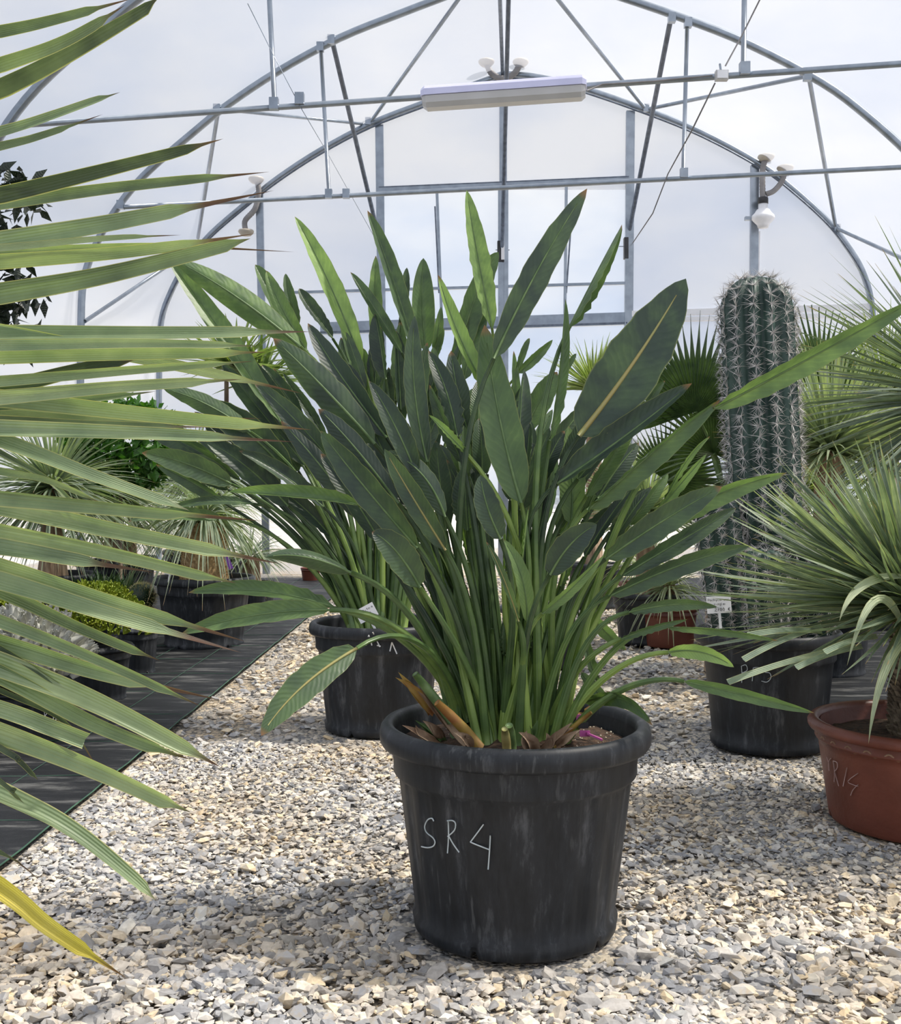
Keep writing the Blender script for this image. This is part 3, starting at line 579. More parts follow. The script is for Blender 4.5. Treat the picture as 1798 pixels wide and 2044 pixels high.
# ------------------------------------------------------------------ main plant
PC = px(1027, 0, 2.7); PC.z = 0
plant = empty('bird_of_paradise_plant', PC, 'large bird of paradise plant in the ribbed black pot marked SR4', 'potted plant')
def cv(pts, s=2.766, ox=700, oy=1350): return [(ox+a/s, oy+b/s) for a, b in pts]
SR4 = [cv([(458, 800), (448, 784), (425, 792), (408, 828), (418, 862), (452, 890), (465, 915), (455, 938), (425, 946), (390, 940)]), cv([(538, 800), (540, 880), (534, 976)]), cv([(532, 798), (560, 796), (578, 812), (572, 850), (535, 884)]), cv([(540, 880), (565, 925), (598, 972)]),
       cv([(732, 818), (700, 862), (660, 915)]), cv([(660, 915), (700, 932), (768, 958)]), cv([(770, 880), (766, 960), (758, 1066)])]
body, soil = pot(plant, PC, .33, .246, .495, marks=SR4, markr=.0016, soil_drop=.055)
def mroot(B, opt):
    if 'root' in opt: x, y = opt['root']; return px(x, y, 2.7+opt.get('rd', 0))
    u = (B.x-PC.x); v = B.y-PC.y
    return Vector((PC.x-.01+max(-.15, min(.14, u*.28))+random.uniform(-.03, .03), PC.y+max(-.12, min(.10, v*.35))+random.uniform(-.05, .04), .44))
D = 0.; W_ = dict
MAIN = [
 (1172,376,1075,535,985,716,72,.25,.12,.02,.05,-.05,W_(root=(900,1440),up=(.1,0,1),wav=.001)),
 (1241,448,1190,545,1135,655,34,.9,.9,.40,.1,.0,W_(wav=.004)),
 (1369,556,1268,718,1155,870,150,.05,.10,.10,.0,-.05,W_(yel=1,wav=.005,root=(1070,1490),sr=.9)),
 (1381,765,1255,865,1112,966,78,-.5,.55,.10,-.05,-.05,W_(root=(1080,1480),wav=.005)),
 (1838,592,1620,712,1425,815,62,.5,.35,.55,-.15,-.05,W_(root=(1120,1470))),
 (1437,798,1300,905,1172,1018,58,.7,.5,.45,-.05,-.05,W_(root=(1100,1475),wav=.006)),
 (874,548,915,668,975,788,46,.4,.5,.85,.05,0,W_(root=(1010,1490),up=(0,0,1))),
 (967,648,996,830,1040,1004,96,.05,.12,.50,.0,-.05,W_(root=(1040,1500),up=(-.02,-.05,1))),
 (828,630,826,765,852,922,60,.2,.35,.22,-.05,-.05,W_(root=(985,1495),curl=-.15)),
 (1128,596,1118,740,1097,880,34,.6,.6,.42,0,-.02,W_(root=(1020,1480))),
 (614,645,680,750,772,874,62,.1,.3,.05,.15,.05,W_()),
 (545,675,640,768,748,886,84,.0,-.25,.12,.0,.0,W_(curl=-.1)),
 (635,816,705,890,795,1005,66,.1,-.3,.03,-.05,-.05,W_()),
 (736,760,788,850,830,946,60,.2,.3,.06,-.1,-.1,W_()),
 (640,860,722,965,832,1094,78,-.1,.3,.22,-.15,-.15,W_()),
 (767,896,822,990,889,1098,60,.0,.3,.25,-.2,-.15,W_(yel=1,wav=.005)),
 (770,902,840,945,888,1032,58,.2,-.3,.05,-.1,-.1,W_()),
 (959,948,972,1010,999,1076,64,.1,.15,.22,-.2,-.2,W_()),
 (742,1062,790,1100,838,1172,78,.2,.2,.35,-.25,-.2,W_()),
 (456,982,590,990,716,1008,46,.6,.6,.62,-.1,-.1,W_(wav=.002)),
 (530,1112,610,1112,700,1143,62,.1,-.6,.30,-.25,-.2,W_(root=(915,1440),curl=-.4,wav=0,sr=1.2)),
 (376,1183,520,1180,668,1214,46,.5,.4,.45,-.05,-.1,W_(root=(920,1430),wav=.004)),
 (362,1265,510,1228,658,1218,56,.3,.3,.40,-.25,-.2,W_(root=(930,1430),wav=.001,sr=1.1)),
 (521,1469,602,1372,712,1294,80,.05,.15,.25,-.5,-.35,W_(root=(930,1440),yel=1,wav=.003,up=(-.25,-.2,1),sr=.9)),
 (1191,1046,1140,1085,1098,1147,74,.1,.2,.18,-.25,-.22,W_()),
 (1570,944,1405,998,1250,1085,56,.5,.4,.62,.0,.0,W_(wav=.005)),
 (1441,971,1330,1035,1208,1116,76,.1,.3,.20,-.1,-.1,W_(wav=.005)),
 (1469,1014,1370,1072,1240,1150,54,.2,.4,.20,-.05,-.1,W_(wav=.006)),
 (1496,1091,1368,1124,1215,1190,56,.3,.4,.32,-.1,-.1,W_(wav=.005)),
 (1432,1212,1350,1206,1255,1222,32,.3,.3,.30,-.15,-.15,W_(wav=.005)),
 (1372,1236,1310,1250,1240,1275,22,.5,.5,.55,-.15,-.15,W_()),
 (1553,1279,1440,1258,1330,1252,22,.7,.5,.50,-.15,-.15,W_(wav=.001)),
 (1465,1332,1400,1302,1334,1302,40,.2,.3,.80,-.25,-.2,W_(wav=.002)),
 (1625,1423,1490,1388,1365,1360,36,.2,.4,.55,-.3,-.2,W_(wav=.001)),
 (1302,1448,1240,1395,1164,1402,42,.4,.5,.25,-.25,.0,W_(root=(1100,1470),sr=.6)),
 (1275,884,1232,935,1193,995,56,.1,.2,.0,.15,.1,W_()),
 (1135,850,1142,955,1140,1046,64,.0,.1,.72,.15,.1,W_()),
 (1417,871,1372,918,1325,1000,16,.5,.4,.55,.05,.05,W_()),
 (1410,906,1355,970,1290,1045,26,.4,.4,.80,.05,.05,W_()),
 (925,849,930,890,934,955,22,.2,.3,.30,.05,.05,W_()),
 (953,760,955,805,952,860,42,.0,.15,.25,.15,.1,W_()),
 (855,700,890,780,912,872,54,.3,.3,.08,.05,.0,W_(wav=.01)),
 (855,828,892,865,930,905,26,.4,.6,.95,-.05,-.05,W_(root=(1110,1470),wav=.006)),
 (970,1081,1003,1150,1035,1240,22,.3,.4,.35,-.25,-.2,W_(yel=1)),
 (1002,1075,1040,1150,1052,1242,40,.3,.3,.80,-.1,-.1,W_()),
 (1205,1108,1140,1175,1082,1225,30,.4,.4,.62,-.15,-.15,W_()),
 (1153,1219,1172,1300,1192,1360,26,.3,.3,.30,.1,.1,W_(wav=.008,nostalk=1)),
 (1092,1215,1082,1255,1066,1295,24,.2,.3,1.0,.05,.05,W_(wav=.006)),
 (640,905,700,985,760,1085,60,.1,.3,.02,.05,.0,W_()),
 (560,840,640,930,720,1035,60,.1,-.3,.05,.1,.05,W_()),
 (505,760,600,850,690,960,58,.0,.3,.04,.15,.1,W_()),
 (900,700,915,790,940,880,60,.0,.2,.12,.2,.15,W_()),
 (1180,880,1150,960,1110,1060,44,.3,.3,.15,.2,.15,W_()),
 (870,880,878,960,890,1060,56,.1,.2,.03,.1,.1,W_()),
 (1060,840,1060,930,1050,1040,40,.1,.2,.18,.25,.2,W_()),
 (690,760,745,860,800,985,62,.1,.3,.02,.1,.05,W_()),
]
for sp in MAIN: strel_leaf(plant, sp, 2.7, mroot)
# fill of leaves and stalks deeper inside the clump
for k in range(46):
    a = random.uniform(-1.25, 1.0); r = random.uniform(.4, 1.0)
    bx = 1000+a*r*290; by = 1120-random.uniform(0, 1)*170-(1-abs(a))*60; L_ = random.uniform(110, 190); an = a*.75+random.uniform(-.2, .2)
    tx = bx+math.sin(an)*L_; ty = by-math.cos(an)*L_
    dz = random.uniform(.02, .32); strel_leaf(plant, (tx, ty, (tx+bx)/2+random.uniform(-6, 6), (ty+by)/2-6, bx, by, random.uniform(30, 58), random.uniform(-.7, .7), random.uniform(.15, .5), random.choice([.02, .05, .1, .15, .25, .45]), dz, dz*.8), 2.7, mroot)
for k in range(26):   # young rolled shoots and bare stalks
    a = random.uniform(-1, 1); bx = 1005+a*150; by = random.uniform(1120, 1330); an = a*.45
    L_ = random.uniform(70, 130); dz = random.uniform(-.1, .15)
    strel_leaf(plant, (bx+math.sin(an)*L_, by-math.cos(an)*L_, bx+math.sin(an)*L_*.5, by-math.cos(an)*L_*.5-2, bx, by, random.uniform(10, 20), random.uniform(-1, 1), .9, random.uniform(.3, .9), dz, dz), 2.7, mroot)
# cut stubs and dry sheaths at the crown
def stub(parent, a, b, r, mat, d, name='cut_stub', lab=None, d2=None):
    A = px(a[0], a[1], d); B = px(b[0], b[1], d2 or d-.04); r *= .72; P = [A, A.lerp(B, .33)+Vector((0, 0, .004)), A.lerp(B, .7)+Vector((0, 0, .003)), B]
    if name == 'dry_sheath':
        m = MB()
        for q in range(2):
            Vq, Fq_, uq, _ = ribbon(A+Vector((q*.006, 0, 0)), A.lerp(B, .5)+Vector((random.uniform(-.01, .01), 0, .004)), B+Vector((random.uniform(-.02, .02), .01, random.uniform(-.01, .01))), r*3.2, random.uniform(-.6, .6), .8, 8, 'strap'); m.add(Vq, Fq_, uq)
        o = m.build(name, mat, parent)
    else: o = tube(name, P, [r, r*1.05, r*.95, r*.7], mat, parent, 9)
    if lab: o['label'] = lab
stub(plant, (958, 1492), (872, 1402), .017, M_['orange'], 2.55, lab='yellow and orange cut stalk stub leaning over the soil')
stub(plant, (1012, 1500), (1007, 1455), .014, M_['strel_rib'], 2.50); stub(plant, (1060, 1500), (1046, 1466), .018, M_['dry'], 2.5, 'dry_sheath'); stub(plant, (1075, 1500), (1100, 1468), .014, M_['dry'], 2.5, 'dry_sheath')
stub(plant, (1020, 1500), (1016, 1448), .018, M_['strel_rib_green'], 2.52); stub(plant, (925, 1485), (838, 1380), .020, M_['dry'], 2.62, 'dry_sheath'); stub(plant, (860, 1425), (800, 1350), .014, M_['orange'], 2.64, 'dry_sheath')
stub(plant, (900, 1440), (828, 1345), .016, M_['strel_rib_green'], 2.60); stub(plant, (1105, 1490), (1180, 1422), .008, M_['orange'], 2.60, 'cut_stub'); stub(plant, (1090, 1495), (1140, 1450), .012, M_['dry'], 2.58, 'dry_sheath')
stub(plant, (1150, 1430), (1237, 1384), .006, M_['orange'], 2.72, 'cut_stub'); stub(plant, (935, 1492), (915, 1462), .014, M_['dry'], 2.52, 'dry_sheath'); stub(plant, (880, 1470), (850, 1440), .014, M_['dry'], 2.6, 'dry_sheath')
for k in range(10):
    x = random.uniform(850, 1130); stub(plant, (x, 1488), (x+(x-1000)*.35+random.uniform(-12, 12), random.uniform(1435, 1465)), random.uniform(.008, .014), M_[random.choice(['dry', 'strel_rib_green', 'stalk'])], random.uniform(2.55, 2.75), 'dry_sheath')
per = MB()
for k in range(260):
    a = random.uniform(0, 6.28); r = .26*math.sqrt(random.random()); s = random.uniform(.0012, .003)
    per.add(ICO*s+np.array([PC.x+r*math.cos(a), PC.y+r*math.sin(a), .447]), ICF)
tag(per.build('soil_grains', M_['perlite'], plant, False), kind='stuff')
pk = empty('pink_label', px(1165, 1455, 2.62), 'pink and black plastic label pushed into the soil of the SR4 pot', 'label')
for k, (x, y) in enumerate(((1155, 1402), (1156, 1416), (1160, 1432), (1164, 1448), (1167, 1464))): MB().box(px(x, y, 2.64-k*.008), (.012, .002, .007)).build('band', M_['pink'] if k % 2 == 0 else M_['ink'], pk, False)
MB().box(px(1186, 1470, 2.6), (.02, .006, .002), Matrix.Rotation(.4, 3, 'Y')).build('stake', M_['pink'], pk, False)

# ------------------------------------------------------------------ second plant behind
P2 = px(755, 0, 4.9); P2.z = 0
plant2 = empty('bird_of_paradise_plant', P2, 'second bird of paradise plant behind the large one, its black pot holding a white card', 'potted plant')
pot(plant2, P2, .307, .235, .474, marks=[[(730, 1288), (736, 1268), (742, 1288)], [(732, 1280), (741, 1280)], [(752, 1288), (760, 1290)], [(782, 1282), (778, 1300)], [(782, 1282), (792, 1305)], [(744, 1262), (758, 1291)]], markr=.0028, markmat=M_['paper'], seg=128)
def proot(B, opt):
    if 'root' in opt: x, y = opt['root']; return px(x, y, 4.9+opt.get('rd', 0))
    u = B.x-P2.x; return Vector((P2.x+.03+max(-.14, min(.14, u*.2))+random.uniform(-.03, .03), P2.y+random.uniform(-.1, .1), .42))
SEC = [
 (588,432,655,562,722,725,54,.35,.35,.80,.0,.0,W_(wav=.002)),
 (733,420,778,540,830,705,46,.4,.4,.35,.0,.0,W_()),
 (845,515,842,600,850,702,62,.2,.35,.25,.1,.1,W_(wav=0)),
 (931,379,952,505,982,655,52,.4,.3,.68,-.1,-.1,W_(wav=.008)),
 (337,519,440,660,560,842,58,.3,.35,.65,-.1,-.1,W_()),
 (345,517,468,590,600,692,78,.1,-.4,.48,-.2,-.1,W_(wav=.0)),
 (509,528,548,598,600,700,52,.4,.4,.42,.1,.1,W_()),
 (532,540,560,610,612,700,44,.2,.3,.55,.0,.0,W_()),
 (570,546,578,590,596,650,28,.2,.3,.40,.1,.1,W_()),
 (597,576,620,615,664,676,36,.5,.4,.12,.1,.1,W_()),
 (699,543,745,612,802,704,34,.4,.4,.35,.0,.0,W_()),
 (812,534,806,578,800,625,28,.2,.3,.10,.2,.2,W_()),
 (750,510,748,600,752,695,36,.2,.2,.62,.2,.2,W_()),
 (880,612,874,660,868,712,26,.2,.3,.50,.2,.2,W_()),
 (886,655,875,690,860,730,18,.2,.3,.55,.2,.2,W_()),
 (995,503,950,590,905,742,62,.2,.3,.35,.2,.2,W_()),
 (970,560,950,650,925,760,50,.2,.3,.30,.25,.2,W_()),
 (283,904,370,925,462,966,60,.0,.15,.20,-.6,-.4,W_(wav=.002)),
 (477,900,560,945,645,1012,44,.5,.4,.10,-.3,-.2,W_()),
 (326,776,410,806,500,862,52,.1,-.3,.38,-.4,-.3,W_()),
 (400,800,490,860,580,950,88,.0,.2,.03,-.3,-.2,W_()),
 (410,880,490,930,575,1010,66,.1,.3,.08,-.3,-.2,W_()),
 (255,1042,350,1030,441,1034,36,.5,.4,.35,-.5,-.3,W_()),
 (338,1014,420,1002,505,1006,26,.5,.4,.30,-.4,-.3,W_()),
 (480,700,540,790,610,900,56,.2,.3,.05,.0,.0,W_()),
 (440,720,520,820,610,930,54,.1,.3,.04,.0,.0,W_()),
 (520,960,590,1000,660,1070,44,.2,.3,.05,-.2,-.1,W_()),
 (700,730,722,790,730,860,30,.2,.2,.55,.3,.3,W_()),
 (800,640,795,720,790,800,46,.3,.3,.30,.2,.2,W_()),
 (870,720,860,790,850,870,42,.2,.3,.22,.2,.2,W_()),
 (650,690,680,760,720,850,44,.2,.3,.15,.1,.1,W_()),
]
for sp in SEC: strel_leaf(plant2, sp, 4.9, proot, stalk_r=.010)
for k in range(44):
    a = random.uniform(-1.3, .8); bx = 730+a*230; by = 1010-random.uniform(0, 1)*170-(1-abs(a))*110; L_ = random.uniform(100, 170); an = a*.8-.15+random.uniform(-.2, .2)
    dz = random.uniform(-.1, .4); tx = bx+math.sin(an)*L_; ty = by-math.cos(an)*L_
    strel_leaf(plant2, (tx, ty, (tx+bx)/2, (ty+by)/2-5, bx, by, random.uniform(26, 48), random.uniform(-.7, .7), random.uniform(.15, .5), random.choice([.02, .05, .1, .2, .35]), dz, dz), 4.9, proot, stalk_r=.010)
e, c, R = card('plant_card', px(738, 1236, 4.66), .085, .06, -.5, .06, 'white handwritten card in the pot behind the SR4 plant', M_['paper'])
words(e, c, R, 'Strelitzia', -.035, .04, .009, .0007, M_['ink']); words(e, c, R, 'reginae', -.03, .022, .009, .0007, M_['ink'])
# third plant, behind to the path side
P3 = px(1075, 0, 6.6); P3.z = 0
plant3 = empty('bird_of_paradise_plant', P3, 'third bird of paradise plant, the farthest one, seen through gaps of the large plant', 'potted plant')
pot(plant3, P3, .24, .19, .36, seg=96)
def qroot(B, opt): u = B.x-P3.x; return Vector((P3.x+max(-.12, min(.12, u*.2)), P3.y+random.uniform(-.08, .08), .31))
for sp in [(1103,678,1070,712,1035,745,26,.2,.3,.45,0,0), (1057,675,1045,700,1030,745,18,.2,.3,.25,0,0), (1150,706,1136,725,1115,760,16,.3,.3,.40,0,0), (1112,742,1080,795,1045,862,60,.1,.2,.36,0,0), (1327,760,1305,785,1285,825,22,.3,.3,.25,-1,-1),
           (1025,700,1030,780,1032,850,24,.2,.3,.50,0,0), (1047,765,1035,790,1020,830,18,.2,.3,.20,0,0), (1090,830,1080,900,1062,985,34,.2,.3,.18,0,0), (1010,860,1030,950,1050,1040,40,.2,.3,.25,0,0), (1180,980,1140,1040,1100,1110,40,.2,.3,.20,0,0),
           (1110,900,1100,970,1085,1050,30,.2,.3,.40,0,0), (985,690,990,760,1000,850,40,.2,.3,.30,0,0), (1250,1298,1205,1258,1163,1212,34,.2,.2,.35,-3.0,-3.2,W_(nostalk=1)), (1236,1434,1200,1390,1160,1342,30,.2,.2,.30,-3.45,-3.4,W_(nostalk=1))]:
    strel_leaf(plant3, sp, 6.6, qroot, stalk_r=.011)

# ------------------------------------------------------------------ palm at the left edge, close to the camera
FPx = Vector((-1.05, 1.35, 0))
fp = empty('fan_palm', FPx, 'fan palm outside the frame, its long pale green brown-tipped segments reaching in', 'palm')
pot(fp, FPx, .22, .17, .34, seg=96)
tube('trunk', [FPx+Vector((0, 0, .27)), FPx+Vector((.01, 0, .6)), FPx+Vector((0, 0, .95))], [.07, .065, .06], M_['fibre'], fp, 14)
HUB = [(-420, 330, 1.40), (-520, 620, 1.25), (-560, 800, 1.38), (-520, 1000, 1.28), (-460, 1180, 1.36)]
for hx, hy, hd in HUB:
    P = px(hx, hy, hd); A = FPx+Vector((0, 0, .92)); tube('petiole', [A, A.lerp(P, .5)+Vector((0, 0, .05)), P], [.014, .011, .009], M_['strel_rib_green'], fp, 8)
FAN = [ # y at left edge, mid, tip, width, tone, brown start, hub
 (62,(110,38),(268,-4),24,.35,.86,0),(125,(130,78),(250,10),30,.40,.9,0),(165,(150,90),(318,-6),42,.05,.97,0),(268,(110,232),(240,184),24,.45,.93,0),(292,(90,268),(206,228),18,.55,.66,0),
 (385,(200,338),(446,277),34,.12,.93,1),(405,(250,372),(538,343),28,.42,.9,1),(482,(260,438),(548,380),40,.62,.84,1),(497,(200,478),(362,469),18,.85,.9,1),(520,(260,500),(512,466),30,.50,.88,1),(503,(320,492),(588,503),22,.75,.85,1),
 (584,(220,545),(500,476),44,.38,.97,1),(668,(300,667),(622,662),34,.52,.92,2),(690,(280,686),(512,691),26,.60,.95,2),(708,(250,704),(532,703),32,.62,.93,2),(770,(180,728),(382,695),36,.12,.62,1),
 (660,(350,728),(606,786),30,.88,.90,2),(760,(300,735),(506,721),28,.62,.94,2),(792,(250,770),(482,757),34,.68,.93,2),(812,(160,800),(312,781),22,.55,.93,2),(792,(300,826),(622,858),36,.55,.92,2),
 (818,(250,836),(526,835),24,.70,.88,2),(858,(300,868),(588,882),38,.62,.88,2),(842,(200,850),(422,853),22,.45,.9,2),(880,(190,952),(378,1019),32,.58,.96,3),(985,(260,1012),(526,1040),40,.45,.86,3),(1010,(240,1062),(562,1126),42,.55,.90,3),
 (1055,(230,1102),(472,1164),38,.52,.95,3),(1095,(150,1120),(312,1143),38,.40,.56,3),(1130,(220,1200),(492,1281),36,.55,.88,3),(1160,(230,1230),(482,1303),38,.62,.86,3),(1178,(150,1248),(320,1319),32,.40,.93,3),(1235,(210,1320),(402,1410),32,.38,.93,3),
 (1280,(200,1340),(442,1398),42,.55,.84,4),(1325,(200,1405),(442,1532),52,.62,.93,4),(1340,(190,1442),(382,1517),44,.40,.93,4),(1455,(200,1535),(382,1622),46,.60,.95,4),(1590,(150,1668),(312,1798),46,.55,.96,4),
 (905,(120,980),(230,1120),14,.3,.9,3),(1490,(40,1518),(76,1557),14,.15,.95,4),(1555,(24,1578),(48,1604),12,.15,.9,4),(940,(100,960),(215,1010),16,.55,.9,3),(1290,(110,1360),(205,1420),14,.15,.8,4),(1375,(130,1440),(200,1545),12,.1,.7,4)]
def foreseg(y0, m, tp, wpx, tone, br, hub, mat='palm', prof='strap'):
    br = br if br < .8 or br > .999 else 1-(1-br)*2.2
    hx, hy, hd = HUB[hub]; d = 1.30+random.uniform(-.05, .05); E = px(tp[0], tp[1], d+.02); Mi = px(m[0], m[1], d); A = px(0, y0, d)
    # extend to the hub with the slope the segment has at the edge
    sl = (m[1]-y0)/max(1, m[0]); X = -300; Y = y0+sl*X*.85; B = px(X, Y, (d+hd)/2); H_ = px(hx, hy, hd)
    P = catmull([H_, B, A, Mi, E], 8)[:-1]+[E]; k = len(P)
    # arc length
    acc = [0]
    for i in range(1, k): acc.append(acc[-1]+(P[i]-P[i-1]).length)
    LA = acc[2*8]/acc[-1]; V = []; uv = []; phi = random.uniform(-.7, .7) if tone > .2 else random.uniform(.5, .9); f = random.uniform(.25, .7); hw = wpx/F*d/2/max(.7, math.cos(phi))*1.06
    for i in range(k):
        v = acc[i]/acc[-1]; T = (P[min(i+1, k-1)]-P[max(i-1, 0)]).normalized(); N0 = CAM-P[i]; N0 = (N0-T*N0.dot(T)).normalized(); S0 = T.cross(N0)
        Nn = N0*math.cos(phi)+S0*math.sin(phi); Sd = T.cross(Nn)
        u = (v-LA)/(1-LA)
        if prof == 'cut': h = hw*min(1, .3+.7*v/max(LA, .01))
        elif u < 0: h = hw*(.25+.75*v/LA)
        else:
            h = hw*(1-.45*u) if u < br else hw*((1-.45*br)*.5)*max(0, 1-(u-br)/(1-br))
            if br < u+.03 and u < br: h *= .9
        for s in (-1, -.5, 0, .5, 1): V.append(P[i]+Sd*s*h*math.cos(f)+Nn*abs(s)*h*math.sin(f)); uv.append((s*.5+.5, v))
    Fc = [(i*5+j, i*5+j+1, (i+1)*5+j+1, (i+1)*5+j) for i in range(k-1) for j in range(4)]
    o = put('leaf_segment', mesh('leaf_segment', V, Fc, M_[mat], uv), fp); o['tone'] = tone; o['tip_start'] = LA+(1-LA)*br; return o
for a in FAN: foreseg(*a)
foreseg(1412, (90, 1445), (170, 1476), 38, .6, 1.0, 4, prof='cut')
o = foreseg(1770, (100, 1850), (252, 1952), 44, .5, .72, 4, mat='yellowpalm'); o['label'] = 'yellowed segment with a long brown tip'
foreseg(1700, (45, 1728), (82, 1760), 10, .1, .1, 4)

# ------------------------------------------------------------------ joined foliage for plants behind
def sphere_dirs(n, zmin, zmax):
    z = rng.uniform(zmin, zmax, n); a = rng.uniform(0, 6.283, n); r = np.sqrt(1-z*z); return np.stack([r*np.cos(a), r*np.sin(a), z], 1)
def rosette(name, parent, c, n, L_, wd, mat, zmin=-.6, zmax=.98, droop=.15, stiff=1., core=.03, tone=.5, seg=6, kind='stuff', dirs=None, wprof=.8, up=0.):
    d = sphere_dirs(n, zmin, zmax) if dirs is None else dirs; n = len(d); V = []; Fc = []; uv = []
    ln = L_*rng.uniform(.78, 1.08, n)
    up_ = np.array([0, 0, 1.]); side = np.cross(d, up_); nn = np.linalg.norm(side, axis=1, keepdims=True); side = side/np.maximum(nn, 1e-3)
    rot = rng.uniform(-.9, .9, n); nrm = np.cross(side, d); side = side*np.cos(rot)[:, None]+nrm*np.sin(rot)[:, None]; nrm = np.cross(side, d)
    k = 3; base_ = np.array(c)+d*core; P = []; U = []
    for i in range(seg+1):
        v = i/seg; p = base_+d*(ln*v)[:, None]; p[:, 2] -= droop*ln*v**2.2*(1-.6*np.abs(d[:, 2])); p[:, 2] += up*ln*v*v
        h = wd/2*min(1, .6+v*2.5)*max(.02, (1-v**1.6))**wprof
        for s in (-1, 0, 1): P.append(p+side*(s*h)+nrm*(abs(s)*h*.35)); U.append(np.tile([s*.5+.5, v], (n, 1)))
    P = np.stack(P, 1).reshape(-1, 3); U = np.stack(U, 1).reshape(-1, 2); nv = (seg+1)*3
    q = np.array([(i*3+j, i*3+j+1, (i+1)*3+j+1, (i+1)*3+j) for i in range(seg) for j in range(2)])
    Fa = (q[None]+(np.arange(n)*nv)[:, None, None]).reshape(-1, 4)
    o = put(name, mesh(name, P, Fa, mat, U), parent); o['tone'] = tone; o['tip_start'] = .93
    if kind: o['kind'] = kind
    return o
def scaly_trunk(parent, c, H, r0, r1, mat, n=26, rows=None, name='trunk', size=.016, tilt=.6):
    tube(name, [Vector(c), Vector(c)+Vector((0, 0, H*.5)), Vector(c)+Vector((0, 0, H))], [r0, (r0+r1)/2, r1], M_['bark'] if mat is None else mat, parent, 18)
    rows = rows or int(H/(size*.8)); m = MB()
    for i in range(rows):
        z = H*(i+.5)/rows; r = r0+(r1-r0)*z/H
        for j in range(n):
            a = 2*math.pi*(j+.5*(i % 2))/n+random.uniform(-.06, .06); o = Vector((math.cos(a), math.sin(a), 0)); t = Vector((-o.y, o.x, 0)); s = size*random.uniform(.7, 1.15)
            p = Vector(c)+Vector((0, 0, z))+o*(r-.002); q = p+o*size*tilt+Vector((0, 0, s*.9)); 
            m.add([p-t*s*.5, p+t*s*.5, q+t*s*.32, q-t*s*.32, p+Vector((0, 0, s*.9))], [(0, 1, 2, 3), (1, 4, 2), (0, 3, 4), (3, 2, 4)])
    return m
# terracotta pot with the blue yucca
Y1 = px(1842, 0, 3.52); Y1.z = 0
yu = empty('blue_yucca', Y1, 'blue yucca with a round leafy head in the terracotta pot marked YR14', 'potted plant')
def ct(pts): return [(1300+a/3.61, 1400+b/3.61) for a, b in pts]
pot(yu, Y1, .352, .285, .322, style='terra', marks=[ct([(1262, 400), (1275, 440)]), ct([(1292, 410), (1275, 440), (1280, 500)]), ct([(1308, 430), (1318, 500), (1316, 580)]), ct([(1308, 430), (1335, 440), (1338, 480), (1318, 505)]), ct([(1318, 505), (1348, 610)]), ct([(1408, 478), (1380, 612)]), ct([(1488, 518), (1415, 575), (1450, 600), (1488, 612)]), ct([(1488, 600), (1450, 640), (1435, 678)])], notch=True, markr=.0013, markmat=noisy('faded_marker', (.40, .26, .24), (.5, .36, .33), 20, .8))
# moulded garland band
m = MB()
for j in range(30):
    a0 = j/30*6.283; P = []
    for q in range(9):
        a = a0+q/8*.16; z = .262+.008*math.sin(q/8*6.28); r = .285+(.352*.935-.285)*z/.322+.003; P.append((Y1.x+r*math.cos(a), Y1.y+r*math.sin(a), z))
    m.tube(P, .0035, 5)
m.build('garland', noisy('weathered_terracotta', (.22, .12, .07), (.32, .2, .13), 40, .6), yu)
m = scaly_trunk(yu, Y1+Vector((0, 0, .26)), .40, .10, .085, None, 30, 22, size=.024); m.build('dead_leaf_scale', noisy('grey_brown_scales', (.10, .075, .05), (.30, .24, .17), 30, .85), yu, False)['kind'] = 'stuff'
YC = Y1+Vector((-.02, 0, .68))
vm = []
for k in range(5):
    b = (.02, .06, .12, -.03, .18)[k]; V, Fc, uv, cl = ribbon((0, 0, 0), (0, -b*.4, .5), (0, -b, .98), .024, 0, .35, 8, 'strap', view=Vector((0, -50, 0)))
    vm.append(mesh('leaf', V, Fc, M_['yucca'], uv))
dd = sphere_dirs(292, -.30, .97)
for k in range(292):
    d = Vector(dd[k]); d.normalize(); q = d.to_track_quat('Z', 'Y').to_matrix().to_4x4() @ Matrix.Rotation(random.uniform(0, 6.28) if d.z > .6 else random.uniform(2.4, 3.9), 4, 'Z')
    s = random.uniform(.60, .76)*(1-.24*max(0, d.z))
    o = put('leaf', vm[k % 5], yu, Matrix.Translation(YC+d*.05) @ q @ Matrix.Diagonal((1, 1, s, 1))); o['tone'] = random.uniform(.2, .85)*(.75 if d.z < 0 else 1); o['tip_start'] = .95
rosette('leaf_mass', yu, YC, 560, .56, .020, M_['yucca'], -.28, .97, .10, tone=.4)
for (a, b, c_) in (((1700,1290),(1600,1400),(1452,1362)), ((1640,1250),(1560,1290),(1483,1317)), ((1720,1290),(1650,1310),(1588,1333)), ((1750,1270),(1700,1290),(1645,1302)), ((1640,1260),(1560,1265),(1492,1268))):
    V, Fc, uv, cl = ribbon(px(a[0], a[1], 3.35), px((a[0]+c_[0])/2, (a[1]+c_[1])/2-6, 3.15), px(c_[0], c_[1], 3.0), .018, .2, .2, 8, 'cut'); o = put('leaf', mesh('leaf', V, Fc, M_['yucca'], uv), yu); o['tone'] = .45; o['tip_start'] = 1.5
for (a, b, c_) in (((1798,1240),(1745,1200),(1690,1330)), ((1830,1260),(1770,1330),(1733,1485)), ((1798,1150),(1720,1170),(1675,1240))):
    V, Fc, uv, cl = ribbon(px(a[0], a[1], 3.3), px(b[0], b[1], 3.1), px(c_[0], c_[1], 3.0), .026, .2, .2, 12, 'strap'); o = put('leaf', mesh('leaf', V, Fc, M_['yucca'], uv), yu); o['tone'] = .95; o['tip_start'] = .97

